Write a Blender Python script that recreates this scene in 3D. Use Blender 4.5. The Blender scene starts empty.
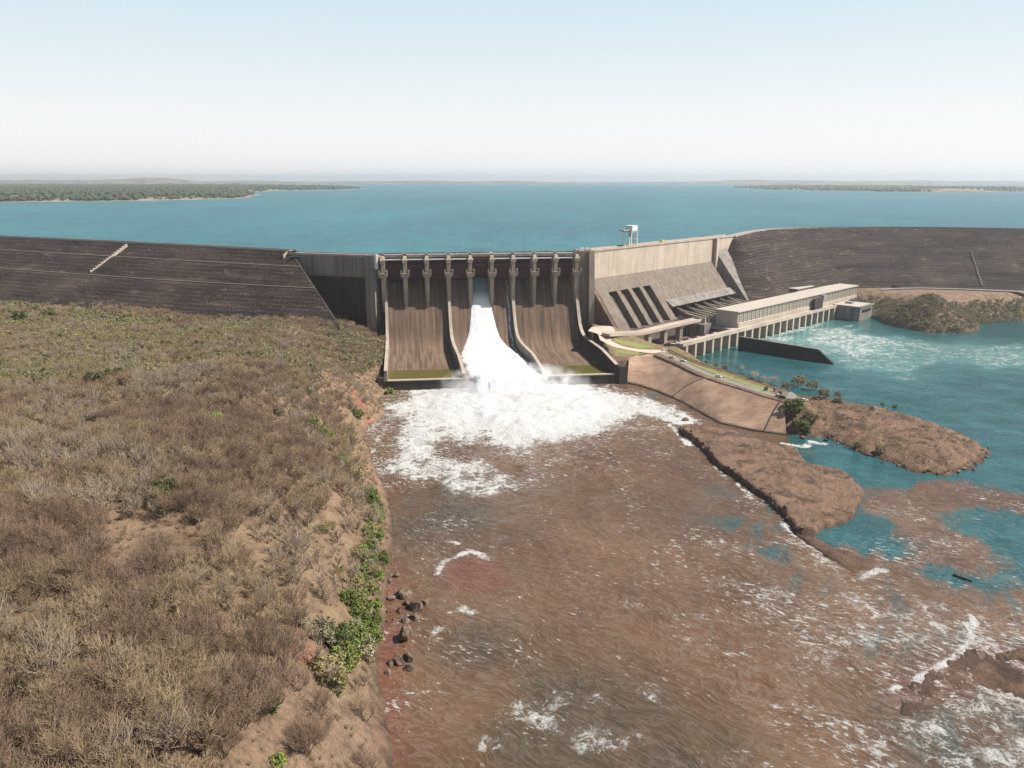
import bpy, bmesh, math, random
import numpy as np
from mathutils import Vector, Matrix

random.seed(7)
RNG = np.random.default_rng(11)
R = math.radians
scene = bpy.context.scene
col = scene.collection

# ------------------------------------------------------------------ camera, sky, sun, exposure
CAM_H = 155.0
FOC = 780.0                                  # focal length in picture widths of 1024
PITCH = math.atan((384 - 180) / FOC)
cam_d = bpy.data.cameras.new('camera')
cam_d.sensor_width = 36.0
cam_d.lens = FOC / 1024 * 36.0
cam_d.clip_start = 1.0
cam_d.clip_end = 90000.0
cam = bpy.data.objects.new('camera', cam_d)
cam.location = (0, 0, CAM_H)
cam.rotation_euler = (R(90) - PITCH, 0, 0)
col.objects.link(cam)
scene.camera = cam

SUN_EL, SUN_AZ = 50.0, 92.0
world = bpy.data.worlds.new('World')
scene.world = world
world.use_nodes = True
wn = world.node_tree
sky = wn.nodes.new('ShaderNodeTexSky')
sky.sky_type = 'NISHITA'
sky.sun_disc = False
sky.sun_elevation = R(SUN_EL)
sky.sun_rotation = R(SUN_AZ)
sky.altitude = 400
sky.air_density = 1.0
sky.dust_density = 1.2
sky.ozone_density = 1.2
bg = wn.nodes['Background']
bg.inputs['Strength'].default_value = 0.05
# dry season haze whitens the lowest part of the sky
tco = wn.nodes.new('ShaderNodeTexCoord')
sxyz = wn.nodes.new('ShaderNodeSeparateXYZ')
wn.links.new(tco.outputs['Generated'], sxyz.inputs[0])
ramp = wn.nodes.new('ShaderNodeValToRGB')
ramp.color_ramp.interpolation = 'EASE'
ramp.color_ramp.elements[0].position = 0.0
ramp.color_ramp.elements[0].color = (10.6, 10.4, 10.2, 1)
ramp.color_ramp.elements[1].position = 0.24
ramp.color_ramp.elements[1].color = (6.7, 8.4, 9.2, 1)
wn.links.new(sxyz.outputs['Z'], ramp.inputs['Fac'])
band = wn.nodes.new('ShaderNodeMapRange')
band.interpolation_type = 'SMOOTHSTEP'
band.inputs['From Min'].default_value = 0.21; band.inputs['From Max'].default_value = 0.34
band.inputs['To Min'].default_value = 0.92; band.inputs['To Max'].default_value = 0.0
wn.links.new(sxyz.outputs['Z'], band.inputs['Value'])
smix = wn.nodes.new('ShaderNodeMix'); smix.data_type = 'RGBA'
wn.links.new(band.outputs['Result'], smix.inputs['Factor'])
wn.links.new(sky.outputs['Color'], smix.inputs[6]); wn.links.new(ramp.outputs['Color'], smix.inputs[7])
wn.links.new(smix.outputs[2], bg.inputs['Color'])

sun_d = bpy.data.lights.new('sun', 'SUN')
sun_d.energy = 5.0
sun_d.angle = R(0.5)
sun_d.color = (1.0, 0.95, 0.87)
sun = bpy.data.objects.new('sun', sun_d)
sun.rotation_euler = (R(90 - SUN_EL), 0, math.pi - R(SUN_AZ))
sun.location = (300, 0, 400)
col.objects.link(sun)

scene.view_settings.view_transform = 'Standard'
scene.view_settings.look = 'None'
scene.view_settings.exposure = 1.0
scene.view_settings.gamma = 1.0
scene.view_settings.use_curve_mapping = False
scene.render.engine = 'CYCLES'
scene.cycles.max_bounces = 6
scene.cycles.diffuse_bounces = 2
scene.cycles.glossy_bounces = 2
scene.cycles.transparent_max_bounces = 8
scene.cycles.volume_bounces = 2
scene.cycles.volume_step_rate = 2.0
scene.cycles.use_denoising = True
scene.cycles.denoising_prefilter = 'NONE'
scene.cycles.sample_clamp_direct = 5.0
scene.cycles.sample_clamp_indirect = 3.0

# ------------------------------------------------------------------ survey helpers
cpi, spi = math.cos(PITCH), math.sin(PITCH)


def at(u, v, z):
    """Ground plan of the place: the point at height z seen in the survey photo at (u, v)."""
    a = (u - 512) / FOC
    b = (384 - v) / FOC
    d = (a, cpi + b * spi, -spi + b * cpi)
    t = (z - CAM_H) / d[2]
    return np.array([t * d[0], t * d[1], z])


def proj(x, y, z):
    dz = z - CAM_H
    dep = y * cpi - dz * spi
    up = y * spi + dz * cpi
    return 512 + FOC * x / dep, 384 - FOC * up / dep, dep


def P2(pts, z=0.0):
    """list of (u, v) or (u, v, z) -> plan polygon (N, 2)"""
    out = []
    for p in pts:
        out.append(at(p[0], p[1], p[2] if len(p) > 2 else z)[:2])
    return np.array(out)


def sdf(poly, X, Y):
    """signed distance, positive inside"""
    X = np.asarray(X, float); Y = np.asarray(Y, float)
    best = np.full(X.shape, 1e18)
    inside = np.zeros(X.shape, bool)
    n = len(poly)
    for i in range(n):
        x1, y1 = poly[i]; x2, y2 = poly[(i + 1) % n]
        dx, dy = x2 - x1, y2 - y1
        L = dx * dx + dy * dy + 1e-9
        t = np.clip(((X - x1) * dx + (Y - y1) * dy) / L, 0, 1)
        d = (X - x1 - t * dx) ** 2 + (Y - y1 - t * dy) ** 2
        best = np.minimum(best, d)
        c = (y1 > Y) != (y2 > Y)
        with np.errstate(divide='ignore', invalid='ignore'):
            xi = (x2 - x1) * (Y - y1) / (y2 - y1 + 1e-12) + x1
        inside ^= c & (X < xi)
    d = np.sqrt(best)
    return np.where(inside, d, -d)


def dline(line, X, Y):
    best = np.full(np.shape(X), 1e18)
    for (x1, y1), (x2, y2) in zip(line[:-1], line[1:]):
        dx, dy = x2 - x1, y2 - y1
        t = np.clip(((X - x1) * dx + (Y - y1) * dy) / (dx * dx + dy * dy + 1e-9), 0, 1)
        best = np.minimum(best, (X - x1 - t * dx) ** 2 + (Y - y1 - t * dy) ** 2)
    return np.sqrt(best)


def sstep(a, b, x):
    t = np.clip((x - a) / (b - a), 0, 1)
    return t * t * (3 - 2 * t)


def vnoise(X, Y, seed=0):
    xi = np.floor(X).astype(np.int64); yi = np.floor(Y).astype(np.int64)
    fx = X - xi; fy = Y - yi
    fx = fx * fx * fx * (fx * (fx * 6 - 15) + 10); fy = fy * fy * fy * (fy * (fy * 6 - 15) + 10)

    def h(a, b):
        n = (a * 374761393 + b * 668265263 + seed * 1442695041) & 0xffffffff
        n = ((n ^ (n >> 13)) * 1274126177) & 0xffffffff
        return ((n ^ (n >> 16)) & 0xffff) / 65535.0
    a = h(xi, yi); b = h(xi + 1, yi); c = h(xi, yi + 1); d = h(xi + 1, yi + 1)
    return (a + (b - a) * fx) * (1 - fy) + (c + (d - c) * fx) * fy


def fbm(X, Y, scale, octaves=4, seed=0, gain=0.5):
    s = 0; amp = 1; tot = 0
    X = X / scale; Y = Y / scale
    for o in range(octaves):
        s = s + amp * vnoise(X + 17.3 * o, Y - 9.1 * o, seed + o)
        tot += amp
        amp *= gain
        X = X * 2.03; Y = Y * 2.03
    return s / tot


def tps(pts):
    """thin plate spline through (x, y, z) points"""
    p = np.array(pts, float)
    x = p[:, :2] / 100.0
    n = len(p)
    r2 = ((x[:, None] - x[None]) ** 2).sum(-1)
    K = 0.5 * r2 * np.log(r2 + 1e-9)
    K += np.eye(n) * 0.02
    A = np.zeros((n + 3, n + 3))
    A[:n, :n] = K; A[:n, n] = 1; A[:n, n + 1:] = x
    A[n, :n] = 1; A[n + 1:, :n] = x.T
    w = np.linalg.solve(A, np.concatenate([p[:, 2], [0, 0, 0]]))

    def f(X, Y):
        X = np.asarray(X) / 100.0; Y = np.asarray(Y) / 100.0
        out = w[n] + w[n + 1] * X + w[n + 2] * Y
        for i in range(n):
            q = (X - x[i, 0]) ** 2 + (Y - x[i, 1]) ** 2
            out = out + w[i] * 0.5 * q * np.log(q + 1e-9)
        return out
    return f


# axes of the spillway (S) and of the intake dam / powerhouse (T)
TH = R(7.0)
ES = np.array([math.cos(TH), math.sin(TH)]); NS = np.array([math.sin(TH), -math.cos(TH)])
def S(s, d, z=None):
    p = s * ES - (580 + d) * NS
    return (p[0], p[1]) if z is None else (p[0], p[1], z)

TI = R(47.0)
EI = np.array([math.cos(TI), math.sin(TI)]); NI = np.array([math.sin(TI), -math.cos(TI)])
def I(a, b, z=None):
    p = a * EI + (b - 440) * NI
    return (p[0], p[1]) if z is None else (p[0], p[1], z)

TP = R(44.5)
EP = np.array([math.cos(TP), math.sin(TP)]); NP_ = np.array([math.sin(TP), -math.cos(TP)])
def PW(a, b, z=None):
    p = a * EP + (b - 373.5) * NP_
    return (p[0], p[1]) if z is None else (p[0], p[1], z)


# ------------------------------------------------------------------ object helpers
def tag(o, label=None, cat=None, group=None, kind=None):
    if label: o['label'] = label
    if cat: o['category'] = cat
    if group: o['group'] = group
    if kind: o['kind'] = kind
    return o


def empty(name, loc=(0, 0, 0), rz=0.0):
    o = bpy.data.objects.new(name, None)
    o.location = loc
    o.rotation_euler = (0, 0, rz)
    o.empty_display_size = 1.0
    col.objects.link(o)
    return o


def link_mesh(name, me, mat=None, parent=None):
    if mat is not None:
        me.materials.append(mat)
    o = bpy.data.objects.new(name, me)
    col.objects.link(o)
    if parent is not None:
        o.parent = parent
    return o


def copy_tree(o, parent=None):
    c = o.copy()
    col.objects.link(c)
    if parent is not None:
        c.parent = parent
    for ch in list(o.children):
        copy_tree(ch, c)
    return c


class MB:
    def __init__(self):
        self.v = []; self.f = []

    def add(self, vs, fs):
        n = len(self.v)
        self.v.extend([tuple(map(float, p)) for p in vs])
        self.f.extend([tuple(i + n for i in q) for q in fs])
        return self

    def hexa(self, b, t):
        """b, t: four bottom and four top points, counter-clockwise from above"""
        return self.add(list(b) + list(t), [(3, 2, 1, 0), (4, 5, 6, 7), (0, 1, 5, 4), (1, 2, 6, 5), (2, 3, 7, 6), (3, 0, 4, 7)])

    def box(self, c, s, rz=0.0):
        x, y, z = s[0] / 2, s[1] / 2, s[2] / 2
        ca, sa = math.cos(rz), math.sin(rz)
        q = [(-x, -y), (x, -y), (x, y), (-x, y)]
        q = [(c[0] + a * ca - b * sa, c[1] + a * sa + b * ca) for a, b in q]
        return self.hexa([(a, b, c[2] - z) for a, b in q], [(a, b, c[2] + z) for a, b in q])

    def prism(self, poly, z0, z1):
        """poly: plan points (x, y); z1 may be a list"""
        poly = [tuple(p[:2]) for p in poly]
        ar = sum(poly[i][0] * poly[(i + 1) % len(poly)][1] - poly[(i + 1) % len(poly)][0] * poly[i][1] for i in range(len(poly)))
        if ar < 0: poly = poly[::-1]
        n = len(poly)
        vs = [(p[0], p[1], z0) for p in poly] + [(p[0], p[1], z1) for p in poly]
        fs = [tuple(range(n))[::-1], tuple(range(n, 2 * n))] + [(i, (i + 1) % n, n + (i + 1) % n, n + i) for i in range(n)]
        return self.add(vs, fs)

    def tube(self, p0, p1, r0, r1, n=6, cap=True):
        p0 = Vector(p0); p1 = Vector(p1)
        d = (p1 - p0)
        if d.length < 1e-6: return self
        d.normalize()
        a = d.orthogonal().normalized(); b = d.cross(a)
        vs = []
        for p, r in ((p0, r0), (p1, r1)):
            for k in range(n):
                t = 2 * math.pi * k / n
                vs.append(p + a * (r * math.cos(t)) + b * (r * math.sin(t)))
        fs = [(k, (k + 1) % n, n + (k + 1) % n, n + k) for k in range(n)]
        if cap:
            fs += [tuple(range(n))[::-1], tuple(range(n, 2 * n))]
        return self.add(vs, fs)

    def sweep(self, secs, closed=False, caps=True):
        """secs: list of rings (lists of points, same length)"""
        m = len(secs[0])
        vs = [p for s in secs for p in s]
        fs = []
        rng = m if closed else m - 1
        for i in range(len(secs) - 1):
            for k in range(rng):
                k2 = (k + 1) % m
                fs.append((i * m + k, (i + 1) * m + k, (i + 1) * m + k2, i * m + k2))
        if closed and caps:
            fs.append(tuple(range(m)))
            fs.append(tuple(range((len(secs) - 1) * m, len(secs) * m))[::-1])
        return self.add(vs, fs)

    def mesh(self, name, smooth=False):
        me = bpy.data.meshes.new(name)
        me.from_pydata(self.v, [], self.f)
        me.validate()
        bm = bmesh.new(); bm.from_mesh(me)
        bmesh.ops.recalc_face_normals(bm, faces=bm.faces)
        bm.to_mesh(me); bm.free()
        if smooth:
            me.shade_smooth()
        return me

    def build(self, name, mat, parent=None, smooth=False):
        return link_mesh(name, self.mesh(name, smooth), mat, parent)


def grid_mesh(name, X, Y, Z, keep=None, attrs=None, smooth=True):
    """X, Y, Z: (ny, nx) arrays"""
    ny, nx = X.shape
    idx = np.arange(ny * nx).reshape(ny, nx)
    q = np.stack([idx[:-1, :-1], idx[:-1, 1:], idx[1:, 1:], idx[1:, :-1]], -1).reshape(-1, 4)
    if keep is not None:
        k = (keep[:-1, :-1] | keep[:-1, 1:] | keep[1:, 1:] | keep[1:, :-1]).reshape(-1)
        q = q[k]
    used = np.zeros(ny * nx, bool); used[q.reshape(-1)] = True
    remap = np.cumsum(used) - 1
    q = remap[q]
    co = np.stack([X, Y, Z], -1).reshape(-1, 3)[used]
    me = bpy.data.meshes.new(name)
    me.vertices.add(len(co)); me.vertices.foreach_set('co', co.astype(np.float32).ravel())
    me.loops.add(len(q) * 4); me.loops.foreach_set('vertex_index', q.astype(np.int32).ravel())
    me.polygons.add(len(q))
    me.polygons.foreach_set('loop_start', (np.arange(len(q)) * 4).astype(np.int32))
    me.update(calc_edges=True)
    if smooth:
        me.polygons.foreach_set('use_smooth', np.ones(len(q), bool))
    for k, a in (attrs or {}).items():
        at_ = me.attributes.new(k, 'FLOAT', 'POINT')
        at_.data.foreach_set('value', a.reshape(-1)[used].astype(np.float32))
    return me


def raw_mesh(name, co, quads, smooth=False):
    me = bpy.data.meshes.new(name)
    k = quads.shape[1]
    me.vertices.add(len(co)); me.vertices.foreach_set('co', np.asarray(co, np.float32).ravel())
    me.loops.add(len(quads) * k); me.loops.foreach_set('vertex_index', quads.astype(np.int32).ravel())
    me.polygons.add(len(quads))
    me.polygons.foreach_set('loop_start', (np.arange(len(quads)) * k).astype(np.int32))
    me.update(calc_edges=True)
    if smooth:
        me.polygons.foreach_set('use_smooth', np.ones(len(quads), bool))
    return me


# ------------------------------------------------------------------ node helpers
ALBEDO = 0.74          # survey colours to reflectance


class NT:
    def __init__(self, name):
        self.m = bpy.data.materials.new(name)
        self.m.use_nodes = True
        self.t = self.m.node_tree
        self.bsdf = self.t.nodes['Principled BSDF']
        self.out = self.t.nodes['Material Output']
        self._pos = None

    def n(self, typ, **kw):
        nd = self.t.nodes.new(typ)
        for k, v in kw.items():
            setattr(nd, k, v)
        return nd

    def l(self, a, b):
        self.t.links.new(a, b)

    def setin(self, sock, v):
        if hasattr(v, 'is_linked'):
            self.l(v, sock)
        elif isinstance(v, (tuple, list)) and len(v) == 3 and sock.type == 'RGBA':
            sock.default_value = (*v, 1)
        else:
            sock.default_value = v

    def pos(self):
        if self._pos is None:
            self._pos = self.n('ShaderNodeNewGeometry').outputs['Position']
        return self._pos

    def attr(self, name):
        return self.n('ShaderNodeAttribute', attribute_name=name).outputs['Fac']

    def scaled(self, vec, s):
        nd = self.n('ShaderNodeVectorMath', operation='MULTIPLY')
        self.l(vec, nd.inputs[0]); nd.inputs[1].default_value = s
        return nd.outputs[0]

    def noise(self, scale, detail=4, rough=0.55, vec=None, stretch=None, dist=0.0):
        v = vec or self.pos()
        if stretch: v = self.scaled(v, stretch)
        nd = self.n('ShaderNodeTexNoise')
        nd.inputs['Scale'].default_value = scale
        nd.inputs['Detail'].default_value = detail
        nd.inputs['Roughness'].default_value = rough
        nd.inputs['Distortion'].default_value = dist
        self.l(v, nd.inputs['Vector'])
        return nd.outputs['Fac']

    def math(self, op, a, b=0.0, c=None, clamp=False):
        nd = self.n('ShaderNodeMath', operation=op, use_clamp=clamp)
        self.setin(nd.inputs[0], a); self.setin(nd.inputs[1], b)
        if c is not None: self.setin(nd.inputs[2], c)
        return nd.outputs[0]

    def step(self, a, b, x):
        nd = self.n('ShaderNodeMapRange', interpolation_type='SMOOTHSTEP')
        self.setin(nd.inputs['Value'], x)
        self.setin(nd.inputs['From Min'], a); self.setin(nd.inputs['From Max'], b)
        return nd.outputs['Result']

    def mix(self, f, a, b):
        nd = self.n('ShaderNodeMix', data_type='RGBA')
        self.setin(nd.inputs['Factor'], f)
        self.setin(nd.inputs[6], a); self.setin(nd.inputs[7], b)
        return nd.outputs[2]

    def bump(self, h, strength=0.5, dist=1.0, normal=None):
        nd = self.n('ShaderNodeBump')
        self.setin(nd.inputs['Strength'], strength)
        self.setin(nd.inputs['Distance'], dist)
        self.l(h, nd.inputs['Height'])
        if normal is not None: self.l(normal, nd.inputs['Normal'])
        return nd.outputs['Normal']

    def done(self, color, rough=0.85, spec=0.3, normal=None, metallic=0.0):
        mul = self.n('ShaderNodeVectorMath', operation='SCALE')
        if hasattr(color, 'is_linked'): self.l(color, mul.inputs[0])
        else: mul.inputs[0].default_value = color[:3]
        mul.inputs['Scale'].default_value = ALBEDO
        color = mul.outputs[0]
        self.setin(self.bsdf.inputs['Base Color'], color)
        self.setin(self.bsdf.inputs['Roughness'], rough)
        self.setin(self.bsdf.inputs['Specular IOR Level'], spec)
        self.setin(self.bsdf.inputs['Metallic'], metallic)
        if normal is not None: self.l(normal, self.bsdf.inputs['Normal'])
        return self.m


def concrete(name, light, dark, axis=(1, 0, 0), lift=2.5, joint=9.7, streak=0.55, lines=0.35, stain=None, stain_amt=0.0, flow=False):
    m = NT(name)
    p = m.pos()
    big = m.noise(0.05, 5, 0.6)
    if flow:                                    # streaks follow the water down the chute
        dots = []
        for ax, k in ((axis, 1.0), ((axis[1], -axis[0], 0), 0.045), ((0, 0, 1), 0.045)):
            d = m.n('ShaderNodeVectorMath', operation='DOT_PRODUCT'); m.l(p, d.inputs[0]); d.inputs[1].default_value = tuple(q * k for q in ax); dots.append(d.outputs['Value'])
        cb = m.n('ShaderNodeCombineXYZ')
        for q, dd in zip(cb.inputs, dots): m.l(dd, q)
        st = m.noise(0.42, 5, 0.7, vec=cb.outputs[0])
    else:
        st = m.noise(0.28, 5, 0.6, stretch=(1, 1, 0.06))
    fine = m.noise(1.1, 4, 0.6)
    f = m.math('ADD', m.math('MULTIPLY', st, streak), m.math('MULTIPLY', big, 1 - streak))
    f = m.math('ADD', m.math('MULTIPLY', f, 0.8), m.math('MULTIPLY', fine, 0.2))
    c = m.mix(m.step(0.34, 0.66, f), dark, light)
    if stain is not None:
        c = m.mix(m.math('MULTIPLY', m.step(0.52, 0.7, m.noise(0.09, 4, 0.6, stretch=(1.3, 1.3, 0.3))), stain_amt), c, stain)
    if lines:
        sep = m.n('ShaderNodeSeparateXYZ'); m.l(p, sep.inputs[0])
        a = m.math('FRACT', m.math('DIVIDE', sep.outputs[2], lift))
        la = m.math('LESS_THAN', a, 0.12)
        d = m.n('ShaderNodeVectorMath', operation='DOT_PRODUCT'); m.l(p, d.inputs[0]); d.inputs[1].default_value = axis
        b = m.math('FRACT', m.math('DIVIDE', d.outputs['Value'], joint))
        lb = m.math('LESS_THAN', b, 0.05)
        ln = m.math('MULTIPLY', m.math('MAXIMUM', la, lb), m.math('MULTIPLY', m.step(0.3, 0.6, m.noise(0.15, 3)), lines))
        c = m.mix(ln, c, tuple(k * 0.45 for k in dark))
    return m.done(c, 0.9, 0.2, m.bump(fine, 0.3, 0.3))


def plain(name, color, rough=0.7, metallic=0.0, var=0.25, scale=0.6):
    m = NT(name)
    c = m.mix(m.noise(scale, 4, 0.6), tuple(k * (1 - var) for k in color), tuple(min(1, k * (1 + var)) for k in color))
    return m.done(c, rough, 0.35, None, metallic)


CREST = 92.0
RES_Z = 88.0

M = {}
M['spill'] = concrete('chute_concrete', (0.235, 0.158, 0.108), (0.065, 0.043, 0.031), (*ES, 0), 2.5, 6.5, 0.8, 0.10, flow=True)
M['pier'] = concrete('pier_concrete', (0.40, 0.33, 0.26), (0.22, 0.175, 0.14), (*ES, 0), 2.5, 50, 0.6, 0.35)
M['trim'] = concrete('pale_concrete_trim', (0.50, 0.42, 0.34), (0.34, 0.28, 0.22), (*ES, 0), 2.5, 9.7, 0.5, 0.0)
M['dark'] = concrete('stained_shaded_concrete', (0.075, 0.064, 0.056), (0.024, 0.021, 0.02), (*ES, 0), 2.5, 8, 0.75, 0.2)  # stain together with shade, both put into the colour
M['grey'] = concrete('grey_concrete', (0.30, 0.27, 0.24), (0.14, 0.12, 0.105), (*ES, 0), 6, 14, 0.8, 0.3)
M['intake_wall'] = concrete('pale_wall_concrete', (0.60, 0.50, 0.40), (0.40, 0.33, 0.265), (*EI, 0), 2.4, 6.0, 0.6, 0.5, (0.55, 0.36, 0.24), 0.35)
M['intake_slope'] = concrete('sloping_face_concrete', (0.235, 0.19, 0.15), (0.13, 0.105, 0.085), (*EI, 0), 2.4, 9.5, 0.7, 0.3)
M['slot_floor'] = concrete('slot_floor_concrete', (0.22, 0.17, 0.14), (0.05, 0.04, 0.035), (*EI, 0), 1.6, 3.3, 0.3, 0.5)  # floor kept dark to stand for the shadow inside the slots
M['red_wall'] = concrete('rusty_brown_concrete', (0.22, 0.125, 0.085), (0.06, 0.045, 0.04), (*EI, 0), 2.4, 7, 0.6, 0.3)
M['deck'] = concrete('deck_concrete', (0.52, 0.45, 0.37), (0.36, 0.30, 0.24), (*EP, 0), 30, 12, 0.2, 0.2)
M['ph_wall'] = concrete('powerhouse_wall', (0.50, 0.44, 0.36), (0.36, 0.31, 0.25), (*EP, 0), 30, 9.5, 0.6, 0.2)
M['ph_end'] = concrete('powerhouse_end_wall', (0.52, 0.465, 0.41), (0.42, 0.37, 0.32), (*EP, 0), 30, 90, 0.6, 0.0)
M['roof'] = plain('powerhouse_roof_sheet', (0.47, 0.41, 0.345), 0.7, 0.0, 0.10, 0.08)
M['gate'] = plain('gate_paint', (0.13, 0.022, 0.022), 0.6, 0.0, 0.45, 0.35)
M['steel'] = plain('grey_steel', (0.36, 0.36, 0.36), 0.5, 0.3, 0.2)
M['white'] = plain('white_paint', (0.78, 0.77, 0.74), 0.5, 0.0, 0.08)
M['glass'] = plain('dark_glass', (0.03, 0.035, 0.04), 0.15, 0.0, 0.2)
M['pane'] = plain('dusty_window_glass', (0.27, 0.245, 0.205), 0.35, 0.0, 0.25)
M['rubber'] = plain('black_rubber', (0.02, 0.02, 0.02), 0.8, 0.0, 0.2)
M['darkcar'] = plain('dark_car_paint', (0.02, 0.022, 0.028), 0.3, 0.0, 0.1)
M['lamp_red'] = plain('red_lens', (0.35, 0.02, 0.02), 0.3)
M['yellow'] = plain('yellow_paint', (0.65, 0.42, 0.04), 0.5, 0.0, 0.1)
M['asphalt'] = plain('asphalt', (0.23, 0.205, 0.185), 0.95, 0.0, 0.2, 0.3)
M['paving'] = plain('pink_paving', (0.52, 0.40, 0.33), 0.9, 0.0, 0.15, 0.2)
M['black_wall'] = concrete('shade_black_concrete', (0.032, 0.03, 0.032), (0.013, 0.012, 0.014), (*NP_, 0), 3, 9, 0.7, 0.2)  # near-black colour stands for shade on the guide wall and draft openings
M['tank'] = plain('transformer_grey', (0.22, 0.225, 0.22), 0.6, 0.1, 0.3)

def rockfill():
    m = NT('dark_rockfill')
    big = m.noise(0.012, 4, 0.6)
    band = m.noise(0.05, 5, 0.65, stretch=(0.25, 0.25, 3.0))
    fine = m.noise(0.55, 6, 0.8)
    vor = m.n('ShaderNodeTexVoronoi'); vor.inputs['Scale'].default_value = 0.55; m.l(m.pos(), vor.inputs['Vector'])
    f = m.math('ADD', m.math('MULTIPLY', fine, 0.6), m.math('MULTIPLY', band, 0.4))
    c = m.mix(m.step(0.36, 0.66, f), (0.016, 0.012, 0.012), (0.074, 0.054, 0.047))
    c = m.mix(m.math('MULTIPLY', m.step(0.58, 0.72, m.math('ADD', m.math('MULTIPLY', band, 0.75), m.math('MULTIPLY', fine, 0.25))), 0.55), c, (0.25, 0.20, 0.155))
    c = m.mix(m.math('MULTIPLY', m.step(0.5, 0.7, big), 0.4), c, (0.125, 0.088, 0.07))
    sz = m.n('ShaderNodeSeparateXYZ'); m.l(m.pos(), sz.inputs[0])
    tz = m.math('FRACT', m.math('DIVIDE', m.math('ADD', sz.outputs[2], m.math('MULTIPLY', band, 1.6)), 2.9))
    ter = m.math('MULTIPLY', m.step(0.30, 0.0, tz), m.step(0.35, 0.6, m.noise(0.04, 4, 0.65)))
    c = m.mix(m.math('MULTIPLY', ter, 0.55), c, (0.16, 0.125, 0.095))
    c = m.mix(m.math('MULTIPLY', m.step(0.56, 0.68, m.noise(0.11, 6, 0.75, stretch=(0.45, 0.45, 2.4))), 0.6), c, (0.21, 0.165, 0.115))
    h = m.math('ADD', fine, m.math('MULTIPLY', vor.outputs['Distance'], 0.6))
    return m.done(c, 0.95, 0.1, m.bump(h, 1.0, 0.9))
M['rockfill'] = rockfill()
M['berm'] = plain('pale_gravel', (0.155, 0.12, 0.098), 0.95, 0, 0.3, 0.3)
M['crest_road'] = plain('crest_road_gravel', (0.36, 0.30, 0.25), 0.95, 0, 0.15, 0.2)


def ground_mat():
    m = NT('ground_soil')
    big = m.noise(0.03, 5, 0.6)
    mid = m.noise(0.16, 5, 0.65)
    fine = m.noise(1.1, 6, 0.75)
    f = m.math('ADD', m.math('MULTIPLY', mid, 0.55), m.math('MULTIPLY', fine, 0.45))
    litter = m.mix(m.step(0.36, 0.64, f), (0.14, 0.09, 0.058), (0.33, 0.225, 0.145))
    pale = m.mix(m.step(0.36, 0.64, f), (0.145, 0.095, 0.064), (0.33, 0.225, 0.152))
    red = m.mix(m.step(0.4, 0.62, f), (0.17, 0.07, 0.045), (0.36, 0.185, 0.12))
    rk = m.noise(0.13, 9, 0.75, dist=0.8)
    rock = m.mix(m.step(0.36, 0.62, m.math('ADD', m.math('MULTIPLY', rk, 0.75), m.math('MULTIPLY', fine, 0.25))), (0.055, 0.037, 0.028), (0.27, 0.172, 0.115))
    crk = m.n('ShaderNodeTexVoronoi', feature='DISTANCE_TO_EDGE'); crk.inputs['Scale'].default_value = 0.12
    cw = m.n('ShaderNodeVectorMath', operation='ADD'); cn = m.n('ShaderNodeTexNoise'); cn.inputs['Scale'].default_value = 0.2; cn.inputs['Detail'].default_value = 5
    m.l(m.pos(), cn.inputs['Vector']); cs = m.n('ShaderNodeVectorMath', operation='SCALE'); m.l(cn.outputs['Color'], cs.inputs[0]); cs.inputs['Scale'].default_value = 9.0
    m.l(m.pos(), cw.inputs[0]); m.l(cs.outputs[0], cw.inputs[1]); m.l(cw.outputs[0], crk.inputs['Vector'])
    rock = m.mix(m.math('MULTIPLY', m.step(0.05, 0.0, crk.outputs['Distance']), m.math('MULTIPLY', m.step(0.5, 0.62, m.noise(0.07, 3, 0.6)), 0.7)), rock, (0.03, 0.022, 0.018))
    rock = m.mix(m.math('MULTIPLY', m.step(0.42, 0.6, m.noise(0.045, 5, 0.65, dist=1.0)), 0.6), rock, (0.31, 0.195, 0.135))
    grass = m.mix(m.step(0.36, 0.64, f), (0.12, 0.115, 0.04), (0.25, 0.24, 0.08))
    c = m.mix(m.step(0.54, 0.7, big), litter, pale)
    nz = m.math('MULTIPLY', m.math('SUBTRACT', mid, 0.5), 0.9)
    for nm, cc in (('pale', pale), ('red', red), ('rock', rock), ('grass', grass)):
        c = m.mix(m.step(0.35, 0.65, m.math('ADD', m.attr(nm), nz)), c, cc)
    wet = m.attr('wet')
    c = m.mix(m.math('MULTIPLY', wet, 0.65), c, (0.05, 0.032, 0.025))
    h = m.math('ADD', m.math('ADD', m.math('MULTIPLY', mid, 1.5), fine), m.math('MULTIPLY', m.math('MULTIPLY', rk, m.attr('rock')), 2.5))
    return m.done(c, 0.95, 0.15, m.bump(h, 1.0, 1.0))
M['ground'] = ground_mat()


def far_ground():
    m = NT('far_ground')
    f = m.noise(0.006, 5, 0.6)
    c = m.mix(m.step(0.4, 0.62, f), (0.10, 0.10, 0.06), (0.34, 0.26, 0.18))
    c = m.mix(m.attr('sand'), c, (0.42, 0.29, 0.21))
    return m.done(c, 0.95, 0.1)
M['far_ground'] = far_ground()


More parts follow.
